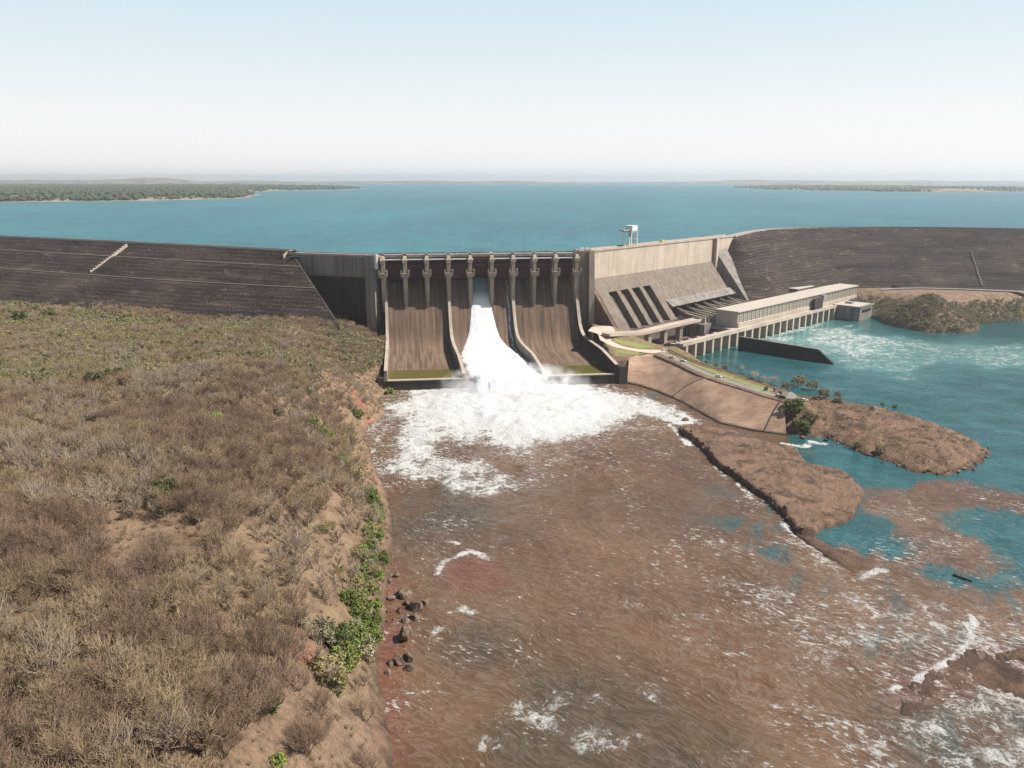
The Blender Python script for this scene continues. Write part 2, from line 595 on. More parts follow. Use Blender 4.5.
def river_mat():
    m = NT('river_water')
    p = m.pos()
    foam_a, mud, chop, redd = m.attr('foam'), m.attr('mud'), m.attr('chop'), m.attr('red')
    n1 = m.noise(0.05, 4, 0.6)
    n2 = m.noise(0.33, 5, 0.65, dist=0.6)
    n3 = m.noise(1.3, 5, 0.7)
    mudc = m.mix(m.step(0.3, 0.7, m.noise(0.018, 2, 0.5)), (0.112, 0.058, 0.028), (0.165, 0.092, 0.048))
    mudc = m.mix(m.math('MULTIPLY', m.attr('olive'), 0.85), mudc, (0.066, 0.050, 0.028))
    mudc = m.mix(redd, mudc, (0.15, 0.058, 0.034))
    teal = m.mix(m.step(0.35, 0.65, n1), (0.011, 0.075, 0.083), (0.018, 0.112, 0.118))
    teal = m.mix(m.attr('pale'), teal, (0.15, 0.34, 0.32))
    mm = m.step(0.05, 0.95, m.math('ADD', mud, m.math('MULTIPLY', m.math('SUBTRACT', n2, 0.5), 0.45)))
    c = m.mix(mm, teal, mudc)
    # froth: solid in the cores, lacy at the margins, specks on the choppy reaches
    rot = m.n('ShaderNodeVectorRotate', rotation_type='Z_AXIS'); m.l(p, rot.inputs['Vector']); rot.inputs['Angle'].default_value = 0.62
    cr = rot.outputs[0]                          # x runs along the wave crests
    n4 = m.noise(0.14, 6, 0.72, dist=1.2)
    ridge = m.math('SUBTRACT', 1.0, m.math('ABSOLUTE', m.math('MULTIPLY', m.math('SUBTRACT', m.noise(0.2, 5, 0.7, dist=1.5), 0.5), 4.0)))
    pat = m.math('ADD', m.math('MULTIPLY', n4, 0.5), m.math('ADD', m.math('MULTIPLY', n2, 0.2), m.math('ADD', m.math('MULTIPLY', n3, 0.15), m.math('MULTIPLY', ridge, 0.15))))
    patn = m.step(0.30, 0.68, pat)
    fm = m.step(0.0, 0.42, m.math('SUBTRACT', m.math('ADD', foam_a, patn), 1.0))
    sp_n = m.noise(0.34, 6, 0.72, vec=cr, stretch=(0.8, 1.7, 1), dist=0.5)
    sp_b = m.noise(0.04, 3, 0.6)
    speck = m.math('MULTIPLY', m.step(0.70, 0.785, m.math('ADD', m.math('ADD', sp_n, m.math('MULTIPLY', chop, 0.17)), m.math('MULTIPLY', m.math('SUBTRACT', sp_b, 0.5), 0.42))), m.step(0.02, 0.3, chop))
    fm = m.math('MAXIMUM', fm, m.math('MULTIPLY', speck, 0.75))
    # slow streaks of denser silt along the current
    fl = m.n('ShaderNodeVectorMath', operation='ADD'); m.l(m.scaled(p, (0.9, 0.22, 1)), fl.inputs[0])
    fw = m.n('ShaderNodeTexNoise'); fw.inputs['Scale'].default_value = 0.02; fw.inputs['Detail'].default_value = 3; m.l(p, fw.inputs['Vector'])
    fs = m.n('ShaderNodeVectorMath', operation='SCALE'); m.l(fw.outputs['Color'], fs.inputs[0]); fs.inputs['Scale'].default_value = 60.0
    m.l(fs.outputs[0], fl.inputs[1])
    silt = m.noise(0.09, 6, 0.7, vec=fl.outputs[0])
    c = m.mix(m.math('MULTIPLY', m.step(0.38, 0.66, silt), 0.13), c, m.mix(mm, (0.012, 0.05, 0.06), (0.085, 0.052, 0.032)))
    c = m.mix(m.math('MULTIPLY', m.step(0.12, 0.75, foam_a), 0.42), c, (0.20, 0.19, 0.155))
    c = m.mix(fm, c, m.mix(m.step(0.8, 1.6, foam_a), (0.68, 0.68, 0.66), (0.80, 0.80, 0.79)))
    # ripple trains bent by the eddies, wavelets riding on them
    wp = m.n('ShaderNodeVectorMath', operation='ADD'); m.l(cr, wp.inputs[0])
    ws = m.n('ShaderNodeVectorMath', operation='SCALE'); m.l(fw.outputs['Color'], ws.inputs[0]); ws.inputs['Scale'].default_value = 38.0
    m.l(ws.outputs[0], wp.inputs[1])
    hs = []
    for sc, st_, k in ((0.30, (0.34, 1.15, 1), 1.25), (0.72, (0.36, 1.2, 1), 0.55), (1.7, (0.6, 1.15, 1), 0.12)):
        nz = m.noise(sc, 3, 0.55, vec=wp.outputs[0], stretch=st_)
        hs.append(m.math('MULTIPLY', m.math('SUBTRACT', 1.0, m.math('ABSOLUTE', m.math('MULTIPLY', m.math('SUBTRACT', nz, 0.5), 3.2))), k))
    h = m.math('ADD', m.math('ADD', hs[0], hs[1]), hs[2])
    st = m.math('ADD', 0.30, m.math('MULTIPLY', chop, 0.75), clamp=True)
    froth_sheen = m.math('MULTIPLY', m.step(1.35, 2.0, m.math('ADD', h, m.math('MULTIPLY', m.math('SUBTRACT', n2, 0.5), 1.2))), m.math('MULTIPLY', m.math('ADD', chop, 0.10), 0.20))  # pale crests: thin froth plus sky reflection painted into the colour
    c = m.mix(froth_sheen, c, (0.48, 0.42, 0.36))
    nrm = m.bump(h, st, 0.42)
    fb = m.bump(m.math('ADD', pat, m.math('MULTIPLY', n3, 0.4)), 1.0, 2.4)
    cs_ = m.n('ShaderNodeVectorMath', operation='SCALE'); m.l(c, cs_.inputs[0]); cs_.inputs['Scale'].default_value = ALBEDO
    soft = m.bump(h, m.math('ADD', 0.42, m.math('MULTIPLY', chop, 0.4)), 0.5)
    body = m.n('ShaderNodeBsdfDiffuse'); m.l(cs_.outputs[0], body.inputs['Color']); m.l(soft, body.inputs['Normal'])
    froth = m.n('ShaderNodeBsdfDiffuse'); m.l(cs_.outputs[0], froth.inputs['Color']); m.l(fb, froth.inputs['Normal'])
    gl = m.n('ShaderNodeBsdfGlossy'); gl.inputs['Roughness'].default_value = 0.12; m.l(nrm, gl.inputs['Normal'])
    fr = m.n('ShaderNodeFresnel'); fr.inputs['IOR'].default_value = 1.58; m.l(nrm, fr.inputs['Normal'])
    m1 = m.n('ShaderNodeMixShader'); m.l(fr.outputs[0], m1.inputs[0]); m.l(body.outputs[0], m1.inputs[1]); m.l(gl.outputs[0], m1.inputs[2])
    m2 = m.n('ShaderNodeMixShader'); m.l(fm, m2.inputs[0]); m.l(m1.outputs[0], m2.inputs[1]); m.l(froth.outputs[0], m2.inputs[2])
    m.l(m2.outputs[0], m.out.inputs['Surface'])
    m.t.nodes.remove(m.bsdf)
    return m.m
M['river'] = river_mat()


def reservoir_mat():
    m = NT('reservoir_water')
    n1 = m.noise(0.0035, 5, 0.65, stretch=(1, 0.5, 1))
    n2 = m.noise(0.03, 6, 0.75, stretch=(1.6, 0.6, 1))
    w = m.noise(0.10, 6, 0.72, stretch=(1.2, 0.7, 1))
    f = m.math('ADD', m.math('MULTIPLY', n1, 0.5), m.math('MULTIPLY', n2, 0.5))
    c = m.mix(m.step(0.36, 0.64, f), (0.012, 0.094, 0.120), (0.026, 0.165, 0.188))
    c = m.mix(m.step(0.70, 0.76, w), c, (0.5, 0.55, 0.55))
    return m.done(c, 0.35, 0.26, m.bump(w, 0.8, 2.4))
M['reservoir'] = reservoir_mat()


def jet_mat():
    m = NT('white_water')
    sep = m.n('ShaderNodeSeparateXYZ'); m.l(m.pos(), sep.inputs[0])
    n = m.noise(0.9, 5, 0.7, stretch=(1, 0.35, 0.22))
    top = m.step(48.0, 58.0, m.math('ADD', sep.outputs[2], m.math('MULTIPLY', m.math('SUBTRACT', n, 0.5), 12)))
    white = m.mix(m.step(0.3, 0.6, n), (0.62, 0.65, 0.66), (0.80, 0.81, 0.81))
    c = m.mix(top, white, (0.20, 0.29, 0.33))
    return m.done(c, 0.6, 0.3, m.bump(n, 0.7, 0.7))
M['jet'] = jet_mat()


def bark(name, a, b):
    m = NT(name)
    oi = m.n('ShaderNodeObjectInfo').outputs['Random']
    tc = m.n('ShaderNodeTexCoord').outputs['Object']
    nz = m.noise(1.5, 3, 0.6, vec=tc)
    f = m.math('ADD', m.math('MULTIPLY', oi, 0.7), m.math('MULTIPLY', nz, 0.3))
    return m.done(m.mix(f, a, b), 0.9, 0.15)
M['twig'] = bark('bare_twigs', (0.25, 0.178, 0.112), (0.46, 0.345, 0.215))
M['greytwig'] = bark('pale_grey_twigs', (0.27, 0.208, 0.15), (0.44, 0.35, 0.26))
M['redtwig'] = bark('reddish_twigs', (0.19, 0.125, 0.088), (0.34, 0.235, 0.165))
M['khaki'] = bark('khaki_twigs', (0.23, 0.195, 0.095), (0.40, 0.335, 0.17))
M['trunk'] = bark('grey_brown_bark', (0.085, 0.062, 0.046), (0.33, 0.26, 0.20))
M['paletwig'] = bark('pale_bare_branches', (0.42, 0.36, 0.29), (0.55, 0.48, 0.39))
M['brush'] = bark('dry_brush', (0.29, 0.205, 0.135), (0.46, 0.35, 0.23))


def leaf(name, a, b):
    m = NT(name)
    tc = m.n('ShaderNodeTexCoord').outputs['Object']
    big = m.noise(0.6, 3, 0.6, vec=tc)
    fine = m.noise(4.0, 3, 0.6, vec=tc)
    oi = m.n('ShaderNodeObjectInfo').outputs['Random']
    f = m.math('ADD', m.math('ADD', m.math('MULTIPLY', big, 0.5), m.math('MULTIPLY', fine, 0.35)), m.math('MULTIPLY', oi, 0.3))
    m.setin(m.bsdf.inputs['Subsurface Weight'], 0.0)
    return m.done(m.mix(m.step(0.3, 0.8, f), a, b), 0.75, 0.2)
M['leaf_green'] = leaf('fresh_green_leaves', (0.085, 0.115, 0.03), (0.20, 0.235, 0.06))
M['leaf_bright'] = leaf('bright_green_leaves', (0.14, 0.19, 0.035), (0.27, 0.335, 0.075))
M['leaf_dark'] = leaf('dark_green_leaves', (0.045, 0.062, 0.02), (0.12, 0.14, 0.05))
M['leaf_olive'] = leaf('olive_leaves', (0.18, 0.165, 0.07), (0.35, 0.305, 0.135))
M['leaf_grey'] = leaf('grey_green_leaves', (0.20, 0.185, 0.11), (0.35, 0.315, 0.195))
M['far_leaf'] = leaf('far_wood_leaves', (0.05, 0.06, 0.03), (0.15, 0.145, 0.08))


def stone_mat():
    m = NT('boulder_stone')
    f = m.noise(0.5, 6, 0.7)
    g = m.noise(2.5, 5, 0.7)
    c = m.mix(m.step(0.36, 0.64, f), (0.06, 0.042, 0.033), (0.24, 0.17, 0.125))
    return m.done(c, 0.9, 0.2, m.bump(g, 1.0, 0.5))
M['stone'] = stone_mat()


def revet_mat():
    m = NT('stone_pitching')
    f = m.noise(0.09, 5, 0.6)
    d = m.n('ShaderNodeVectorMath', operation='DOT_PRODUCT'); m.l(m.pos(), d.inputs[0]); d.inputs[1].default_value = (0.55, 0.83, 0)
    a = m.math('LESS_THAN', m.math('FRACT', m.math('DIVIDE', d.outputs['Value'], 3.0)), 0.14)
    sep = m.n('ShaderNodeSeparateXYZ'); m.l(m.pos(), sep.inputs[0])
    b = m.math('LESS_THAN', m.math('FRACT', m.math('DIVIDE', sep.outputs[2], 0.9)), 0.16)
    g = m.noise(0.7, 5, 0.7)
    c = m.mix(m.step(0.35, 0.65, m.math('ADD', m.math('MULTIPLY', f, 0.6), m.math('MULTIPLY', g, 0.4))), (0.25, 0.155, 0.105), (0.42, 0.29, 0.205))
    c = m.mix(m.math('MULTIPLY', m.math('MAXIMUM', a, b), m.math('MULTIPLY', m.step(0.35, 0.6, m.noise(0.2, 3)), 0.35)), c, (0.13, 0.09, 0.065))
    return m.done(c, 0.92, 0.15, m.bump(g, 0.5, 0.4))
M['revet'] = revet_mat()
M['lawn'] = plain('mown_grass', (0.20, 0.215, 0.07), 0.95, 0, 0.3, 0.3)

# ------------------------------------------------------------------ plan of the land
SHORE = [(385, 392), (376, 404), (366, 425), (360, 440), (368, 460), (378, 478), (386, 500), (389, 530), (384, 560), (379, 600),
         (375, 640), (371, 665), (376, 690), (379, 720), (380, 768), (381, 830)]
ctrl = []
for u, v in SHORE:
    ctrl.append((*at(u, v, 0)[:2], 0.0))
for u, v in [(430, 400), (450, 480), (450, 560), (450, 650), (460, 768), (420, 440)]:
    ctrl.append((*at(u, v, -5)[:2], -7.0))
LAND = [(345, 722, 9), (366, 690, 6), (374, 745, 6), (300, 700, 23), (335, 768, 12), (275, 768, 25), (250, 640, 31), (200, 700, 34),
        (100, 768, 37), (0, 768, 41), (0, 650, 46), (100, 620, 43), (0, 500, 51), (150, 500, 46), (250, 520, 38), (300, 560, 27),
        (330, 612, 13), (350, 640, 9), (352, 565, 14), (365, 530, 9), (335, 500, 24), (345, 470, 16), (300, 440, 36), (330, 440, 25),
        (345, 425, 13), (200, 430, 46), (100, 420, 50), (0, 420, 52), (0, 350, 48), (100, 350, 46), (200, 370, 45), (300, 380, 41),
        (350, 385, 24), (372, 372, 14), (378, 349, 20), (365, 337, 29), (330, 324, 39), (270, 326, 38), (200, 329, 40), (100, 327, 40),
        (30, 312, 38), (60, 307, 37), (290, 640, 26), (310, 650, 20), (355, 600, 10), (320, 410, 32)]
for u, v, z in LAND:
    ctrl.append((*at(u, v, z)[:2], z))
for x, y, z in [(-900, 200, 48), (-900, 500, 52), (-900, 850, 40), (-500, 150, 44), (-200, 90, 38), (-60, 90, 24), (-30, 90, 0), (60, 90, -7),
                (-600, 850, 38), (-400, 760, 40), (-150, 760, 30), (-80, 700, 0), (60, 560, -7), (60, 400, -7), (60, 250, -7)]:
    ctrl.append((x, y, z))
left_land = tps(ctrl)

ISLAND = P2([(775, 398, 3), (800, 393, 3), (829, 397, 3), (860, 402, 3), (896, 409, 3), (930, 420, 2), (955, 430, 1), (978, 442, 0), (989, 452, 0),
             (985, 463, 0), (965, 472, 0), (943, 475, 0), (915, 472, 0), (896, 466, 0), (875, 458, 0), (857, 452, 0), (845, 446, 0), (825, 437, 0),
             (800, 437, 0), (783, 434, 0)])
LEDGE = P2([(679, 431), (700, 448), (718, 469), (735, 480), (750, 491), (766, 501), (778, 512), (786, 522), (793, 531), (805, 537), (813, 535),
            (830, 528), (845, 523), (858, 512), (861, 503), (862, 490), (852, 480), (841, 472), (822, 468), (809, 466), (800, 456), (793, 448),
            (775, 446), (762, 444), (750, 438), (738, 434), (715, 431), (691, 428)])
TAIL = P2([(796, 533), (815, 549), (826, 557), (837, 564), (848, 572), (858, 575), (872, 571), (877, 566), (865, 558), (850, 553), (835, 549), (818, 541)])
LOWROCK = P2([(896, 690), (915, 678), (935, 668), (955, 657), (968, 649), (985, 648), (1003, 650), (1015, 647), (1080, 650), (1080, 715), (1030, 701),
              (1012, 697), (990, 695), (970, 690), (945, 692), (925, 700), (915, 713), (900, 715)])
LOWPOOL = P2([(996, 668), (1006, 662), (1024, 664), (1034, 672), (1024, 680), (1008, 682)])
ROCKB = P2([(997, 654), (1006, 651), (1015, 648), (1080, 650), (1080, 708), (1030, 699), (1014, 695), (1000, 688), (1004, 674)])
REDROCK = P2([(443, 566), (455, 561), (480, 559), (500, 566), (508, 578), (498, 588), (475, 592), (452, 588), (444, 578)])
SHELF = P2([(690, 433), (720, 432), (760, 440), (800, 446), (812, 462), (780, 455)])
TERR = P2([(628, 358, 14), (640, 352, 14), (653, 353, 14), (680, 364, 14), (703, 377, 14), (735, 386, 14), (768, 397, 14), (784, 401.5, 14), (806, 406, 14),
           (806, 400, 14), (790, 391, 14), (765, 382, 14), (737, 373, 14), (700, 361, 14), (688, 352, 14), (676, 347, 14), (662, 346, 15),
           (640, 338, 20), (622, 328, 25), (588, 324, 27), (585, 331, 27), (600, 345, 21), (614, 354, 16)])
TERR_PTS = [(628, 358, 14), (653, 353, 14), (703, 377, 14), (735, 386, 14), (784, 401.5, 14), (806, 403, 14), (765, 384, 14), (700, 362, 14), (676, 349, 14), (660, 351, 14.3),
            (640, 350, 15.5), (622, 346, 18), (611, 341, 21.5), (616, 334, 24.5), (606, 327, 27), (590, 326, 27), (588, 331, 27), (600, 345, 20), (614, 354, 15.5), (640, 342, 18.5), (655, 346, 15.5), (625, 332, 23.5)]
terr_h = tps([(*at(u, v, z)[:2], z) for u, v, z in TERR_PTS])
RBANK = np.array([(340, 945), (392, 926), (421, 900), (421, 852), (440, 806), (470, 808), (496, 820), (512, 850), (545, 868), (582, 876), (640, 893), (1000, 930), (1000, 1200), (340, 1200), (318, 985)])
LAKE_EDGE = None


def land(X, Y, detail=True):
    n_big = fbm(X, Y, 38, 4, 3) - 0.5
    n_mid = fbm(X, Y, 9, 4, 9) - 0.5
    n_sm = fbm(X, Y, 3.2, 3, 21) - 0.5
    zl = left_land(X, Y)
    on = sstep(2, 12, zl)
    zl = zl + on * (n_big * 7.0 + n_mid * 2.2) + n_sm * 0.8
    # gullies cut in the bank
    zl = zl + np.where((Y < 330) & (zl > 0), 1, 0) * sstep(0.0, 1.2, zl) * 2.2
    zl = np.where(X > -20 + 0 * Y, np.minimum(zl, -5), zl)
    zl = np.where(Y > 690, np.minimum(zl, 40), zl)
    z = np.maximum(np.minimum(zl, 62), -6)

    def hill(poly, h, slope, rough_, edge=0.0):
        s = sdf(poly, X, Y) + n_mid * edge
        base = np.where(s > 0, np.minimum(h, s * slope), s * 1.2)
        strata = 1 - np.abs(fbm(X * .9 + Y * .5, (Y * .9 - X * .5) * 1.9, 22, 4, 87) - .5) * 5
        return base + np.where(s > 0, 1, 0) * (n_mid * rough_ + n_sm * rough_ * 0.6 + np.maximum(strata, -1) * rough_ * .45 * np.minimum(1, s / 6) + (np.abs(fbm(X * .8 + Y * .6, (Y * .8 - X * .6) * 2, 4.5, 3, 93) - .5) * 5 - .6) * rough_ * .55)
    z = np.maximum(z, hill(ISLAND, 7.5, 0.32, 1.4, 6))
    tilt = dline(LEDGE[:10], X, Y)
    lz = hill(LEDGE, np.clip(3.3 - tilt * .032, 1.0, 3.3) if True else 0, 2.6, 0.8, 3.5)
    z = np.maximum(z, lz)
    z = np.maximum(z, hill(TAIL, 0.7, 0.6, 0.7, 4))
    z = np.maximum(z, np.maximum(hill(LOWROCK, 0.12, 0.2, 0.75, 5), hill(ROCKB, 1.3, 0.6, 1.3, 4)))
    z = np.where(sdf(LOWPOOL, X, Y) > -1, np.minimum(z, 0.1 + n_mid * 0.1), z)
    z = np.maximum(z, np.where(sdf(REDROCK, X, Y) > 0, -.6, -6))
    st = sdf(TERR, X, Y)
    th_z = np.clip(terr_h(X, Y), 13.9, 27.5)
    z = np.maximum(z, np.where(st > 0, th_z, np.where(st > -40, th_z, 13.9) + st * 0.75 + n_mid * 1.0))
    sr = sdf(RBANK, X, Y)
    rb = np.where(sr > 0, np.minimum(24, sr * 0.45), sr * 1.0)
    flat = sstep(70, 40, sr)
    rb = rb + np.where(sr > 0, 1, 0) * flat * n_big * 2.5 + n_mid * 0.8 * (0.2 + .8 * flat)
    rb = rb + 13 * np.exp(-(((X - 452) / 48) ** 2 + ((Y - 850) / 34) ** 2))
    rb = np.where((Y < 800 + 0 * X), np.minimum(rb, -1), rb)
    z = np.maximum(z, rb)
    ss = X * ES[0] + Y * ES[1]; dd = -(X * NS[0] + Y * NS[1]) - 580
    z = np.where((ss > -29.5) & (ss < 156.5) & (dd > -1.5) & (dd < 150), -6, z)
    return z


def axis(segments):
    out = []
    for a, b, st in segments:
        out.append(np.arange(a, b, st))
    return np.concatenate(out)

gx = axis([(-1000, -460, 9), (-460, -150, 3.2), (-150, 98, 1.8), (98, 200, 0.95), (200, 290, 1.6), (290, 620, 4.0), (620, 1030, 12)])
gy = axis([(60, 150, 5), (150, 285, 1.8), (285, 480, 0.95), (480, 690, 2.6), (690, 960, 5.0), (960, 1300, 12)])
GX, GY = np.meshgrid(gx, gy)
GZ = land(GX, GY)
s_isl = sdf(ISLAND, GX, GY); s_led = sdf(LEDGE, GX, GY); s_tail = sdf(TAIL, GX, GY); s_low = sdf(LOWROCK, GX, GY)
s_red = sdf(REDROCK, GX, GY); s_ter = sdf(TERR, GX, GY); s_rb = sdf(RBANK, GX, GY)
slopeY, slopeX = np.gradient(GZ, gy, gx)
steep = np.hypot(slopeX, slopeY)
a_rock = np.clip(np.maximum.reduce([sstep(-3, 1, s_isl) * 0.9, sstep(-3, 0, s_led), sstep(-3, 0, s_tail), sstep(-3, 0, s_low)]), 0, 1)
left_side = (GX < -18) & (s_rb < -30)
bank_l = P2([(297, 668, 20), (330, 640, 12), (362, 600, 4), (362, 540, 8), (335, 500, 20), (318, 500, 26), (300, 560, 26), (290, 620, 27), (270, 690, 28), (250, 768, 28), (250, 830, 28), (382, 830, 0),
             (380, 740, 2), (368, 680, 5), (335, 705, 10)])
s_bank = sdf(bank_l, GX, GY)
a_pale = np.where(left_side, sstep(-4, 8, s_bank + (fbm(GX, GY, 14, 3, 14) - .5) * 22), 0) * 0.8
a_pale = np.maximum(a_pale, np.where(s_rb > 0, sstep(15, 30, s_rb), 0) * 0.8)
redspot = np.maximum(np.exp(-((dline(P2([(338, 470, 18), (345, 505, 16)]), GX, GY) / 7) ** 2)), np.exp(-((dline(P2([(296, 640, 24), (300, 662, 22)]), GX, GY) / 6) ** 2)))
a_red = np.maximum(redspot * 0.8, np.where(s_red > -6, 1.0, 0))
a_red = np.maximum(a_red, np.exp(-((dline(P2([(350, 400, 12), (368, 420, 3)]), GX, GY) / 8) ** 2)) * 0.6)
a_grass = np.where(left_side, sstep(0.54, 0.66, fbm(GX, GY, 45, 3, 77)) * 0.35, 0)
a_grass = np.maximum(a_grass, np.where(s_rb > 2, 0.35, 0) * sstep(70, 40, s_rb))
yard = np.exp(-(dline(P2([(838, 293, 24), (870, 286, 24), (900, 285, 24)]), GX, GY) / 14) ** 2)
a_red = np.maximum(a_red, yard * .55)
a_grass = np.maximum(a_grass, sstep(-2, 2, s_ter) * 0.45)
a_rock = np.maximum(a_rock, np.where(left_side & (GY < 330), sstep(9, 3, GZ), 0) * 0.9)
a_rock = np.maximum(a_rock, np.where(left_side, sstep(1.1, 1.9, steep) * .6, 0))
track = dline(P2([(-40, 290, 40), (0, 297, 40), (40, 304, 40), (95, 318, 40), (130, 324, 40), (170, 328, 40)]), GX, GY)
a_pale = np.maximum(a_pale, np.exp(-(track / 11) ** 2))
a_rock = np.maximum(a_rock, np.where(s_rb > -8, sstep(7, 3, GZ), 0))
a_wet = np.maximum(sstep(1.0, 0.1, GZ) * 0.9, sstep(1.9, 0.3, GZ) * .9 * (a_rock > .5) * (s_low < -2))
ground = link_mesh('ground', grid_mesh('ground', GX, GY, GZ, None, {'rock': a_rock, 'pale': a_pale, 'red': a_red, 'grass': a_grass, 'wet': a_wet}), M['ground'])
tag(ground, kind='structure')
far = MB()
far.add([(-26000, -600, -6.5), (26000, -600, -6.5), (26000, 24000, -6.5), (-26000, 24000, -6.5)], [(0, 1, 2, 3)])
tag(far.build('far_ground', M['far_ground']), kind='structure')


def zat(x, y):
    return float(land(np.array([float(x)]), np.array([float(y)]))[0])


# ------------------------------------------------------------------ river below the dam
rx = axis([(-140, 230, 1.25), (230, 330, 2.0), (330, 640, 4.0), (640, 1040, 16)])
ry = axis([(60, 150, 5), (150, 420, 1.25), (420, 600, 1.6), (600, 900, 3.5), (900, 940, 8)])
WX, WY = np.meshgrid(rx, ry)
FOAM = P2([(386, 404), (400, 398), (430, 393), (470, 389), (500, 386), (545, 385), (585, 391), (625, 397), (660, 403), (682, 412), (688, 424), (665, 421), (640, 417),
           (610, 424), (590, 430), (570, 436), (548, 442), (525, 444), (500, 440), (478, 430), (455, 430), (440, 440), (428, 455), (420, 470), (400, 478), (378, 470),
           (392, 452), (400, 435), (396, 420)])
FOAM2 = P2([(380, 468), (405, 462), (430, 455), (455, 462), (478, 462), (490, 470), (470, 478), (500, 478), (520, 486), (490, 494), (465, 490), (440, 478), (410, 480)])
CORE = P2([(430, 396), (470, 386), (560, 384), (600, 396), (615, 412), (585, 424), (548, 434), (520, 438), (495, 430), (465, 424), (440, 424), (420, 412)])
sf, sf2, sc_ = sdf(FOAM, WX, WY), sdf(FOAM2, WX, WY), sdf(CORE, WX, WY)
nb = fbm(WX, WY, 16, 4, 5) - 0.5
foam = np.maximum(sstep(-15, 14, sf + nb * 26) * 0.72, 0.40 * np.exp(-np.maximum(-sc_, 0) / 42) * (.7 + .9 * fbm(WX, WY, 30, 3, 29)))
foam = np.maximum(foam, sstep(-12, 7, sf2 + nb * 18) * 0.55)
foam = np.maximum(foam, sstep(-46, 20, sc_ + nb * 34) * 1.25)


def streak(pts, w, amt):
    global foam
    d = dline(P2(pts), WX, WY) + nb * w * 1.6
    foam = np.maximum(foam, np.exp(-(d / (w * 1.25)) ** 2) * amt * (0.15 + 1.5 * fbm(WX, WY, 6, 3, 19)))
streak([(640, 405), (670, 410), (692, 420), (678, 424)], 4, 0.75)
streak([(670, 425), (680, 434), (690, 444)], 3.0, 0.62)
streak([(716, 467), (727, 479)], 1.8, 0.55)
streak([(738, 484), (750, 496), (762, 505)], 2.0, 0.66)
streak([(780, 520), (795, 536), (812, 547)], 1.8, 0.5)
streak([(812, 548), (838, 572), (858, 578), (880, 570)], 2.2, 0.55)
streak([(438, 574), (441, 564), (455, 557), (470, 551), (478, 554), (490, 560)], 1.8, 0.66)
streak([(445, 540), (458, 543)], 1.6, 0.55)
streak([(896, 689), (915, 681), (930, 673), (948, 662), (962, 650), (971, 636), (975, 622), (968, 612)], 1.5, 0.76)
streak([(963, 655), (985, 640), (992, 632), (984, 620), (972, 612)], 1.2, 0.55)
streak([(880, 692), (900, 690)], 1.6, 0.5)
streak([(960, 668), (975, 660)], 1.0, 0.3)
streak([(448, 613), (462, 608), (474, 612)], 1.6, 0.52)
streak([(430, 640), (440, 628)], 1.2, 0.45)
streak([(398, 689), (415, 694), (430, 690)], 1.0, 0.45)
streak([(783, 444), (805, 447), (812, 442), (825, 444)], 2.2, 0.72)
streak([(640, 690), (660, 705), (690, 712)], 1.6, 0.3)
for u, v, ru, amt in [(530, 712, 7, .42), (545, 722, 5, .4), (600, 742, 7, .38), (632, 736, 5, .36), (490, 745, 4, .34), (655, 690, 5, .32), (680, 640, 4, .3), (560, 700, 5, .3), (600, 700, 5, .3), (900, 640, 12, .33), (860, 600, 10, .32), (930, 610, 10, .34), (990, 740, 10, .34), (960, 760, 9, .34), (1000, 690, 14, .40), (985, 715, 12, .40), (940, 735, 12, .38), (1010, 755, 12, .42), (900, 620, 14, .36), (950, 625, 12, .36), (860, 640, 14, .32), (820, 660, 14, .28), (770, 590, 9, .28), (640, 600, 9, .25)]:
    c_ = at(u, v, 0)
    foam = np.maximum(foam, amt * np.exp(-(((WX - c_[0]) / 1.3) ** 2 + (WY - c_[1]) ** 2) / ru ** 2) * (0.55 + 0.9 * fbm(WX, WY, 5, 3, 23)))
streak([(372, 452), (378, 440), (386, 425)], 2.2, 0.5)
TRFOAM = P2([(752, 341), (790, 328), (832, 322), (870, 333), (930, 342), (1000, 345), (1090, 352), (1090, 372), (1010, 368), (940, 362), (890, 376), (850, 366), (832, 360), (800, 349)])
TRC = P2([(765, 340), (800, 327), (834, 324), (880, 336), (920, 345), (900, 354), (862, 358), (838, 352), (800, 345)])
st_, stc = sdf(TRFOAM, WX, WY), sdf(TRC, WX, WY)
nb2 = fbm(WX * 0.75 + WY * 0.66, WY * 0.75 * 2.2 - WX * 0.66 * 2.2, 34, 4, 15) - 0.5
a_palew = np.maximum(sstep(-20, 12, st_ + nb2 * 45) * 0.65, .28 * sstep(-60, 10, st_))
a_palew = np.maximum(a_palew, sstep(-12, 12, stc + nb2 * 30) * 0.95)
foam = np.maximum(foam, sstep(-30, 30, st_ + nb2 * 110) * 0.30)
foam = np.maximum(foam, sstep(-18, 24, stc + nb2 * 90) * 0.44)
nst = fbm((WX * .86 - WY * .5) * 2.6, (WX * .5 + WY * .86) * .7, 16, 4, 25) - .5
MUDDY = P2([(330, 380), (620, 376), (660, 388), (715, 414), (785, 432), (800, 441), (803, 452), (770, 470), (790, 530), (835, 545), (860, 556), (905, 552), (925, 545), (905, 525), (868, 508), (880, 492), (935, 484),
            (1000, 488), (1040, 496), (1060, 520), (1000, 508), (940, 516), (945, 530), (985, 545), (1000, 565), (985, 578), (955, 576), (945, 565), (935, 575), (960, 585), (1000, 582), (1100, 575), (1150, 900), (200, 900), (300, 600)])
mud = sstep(-9, 9, sdf(MUDDY, WX, WY) + nb * 16 + nst * 22 + (fbm(WX, WY, 60, 3, 33) - .5) * 20)
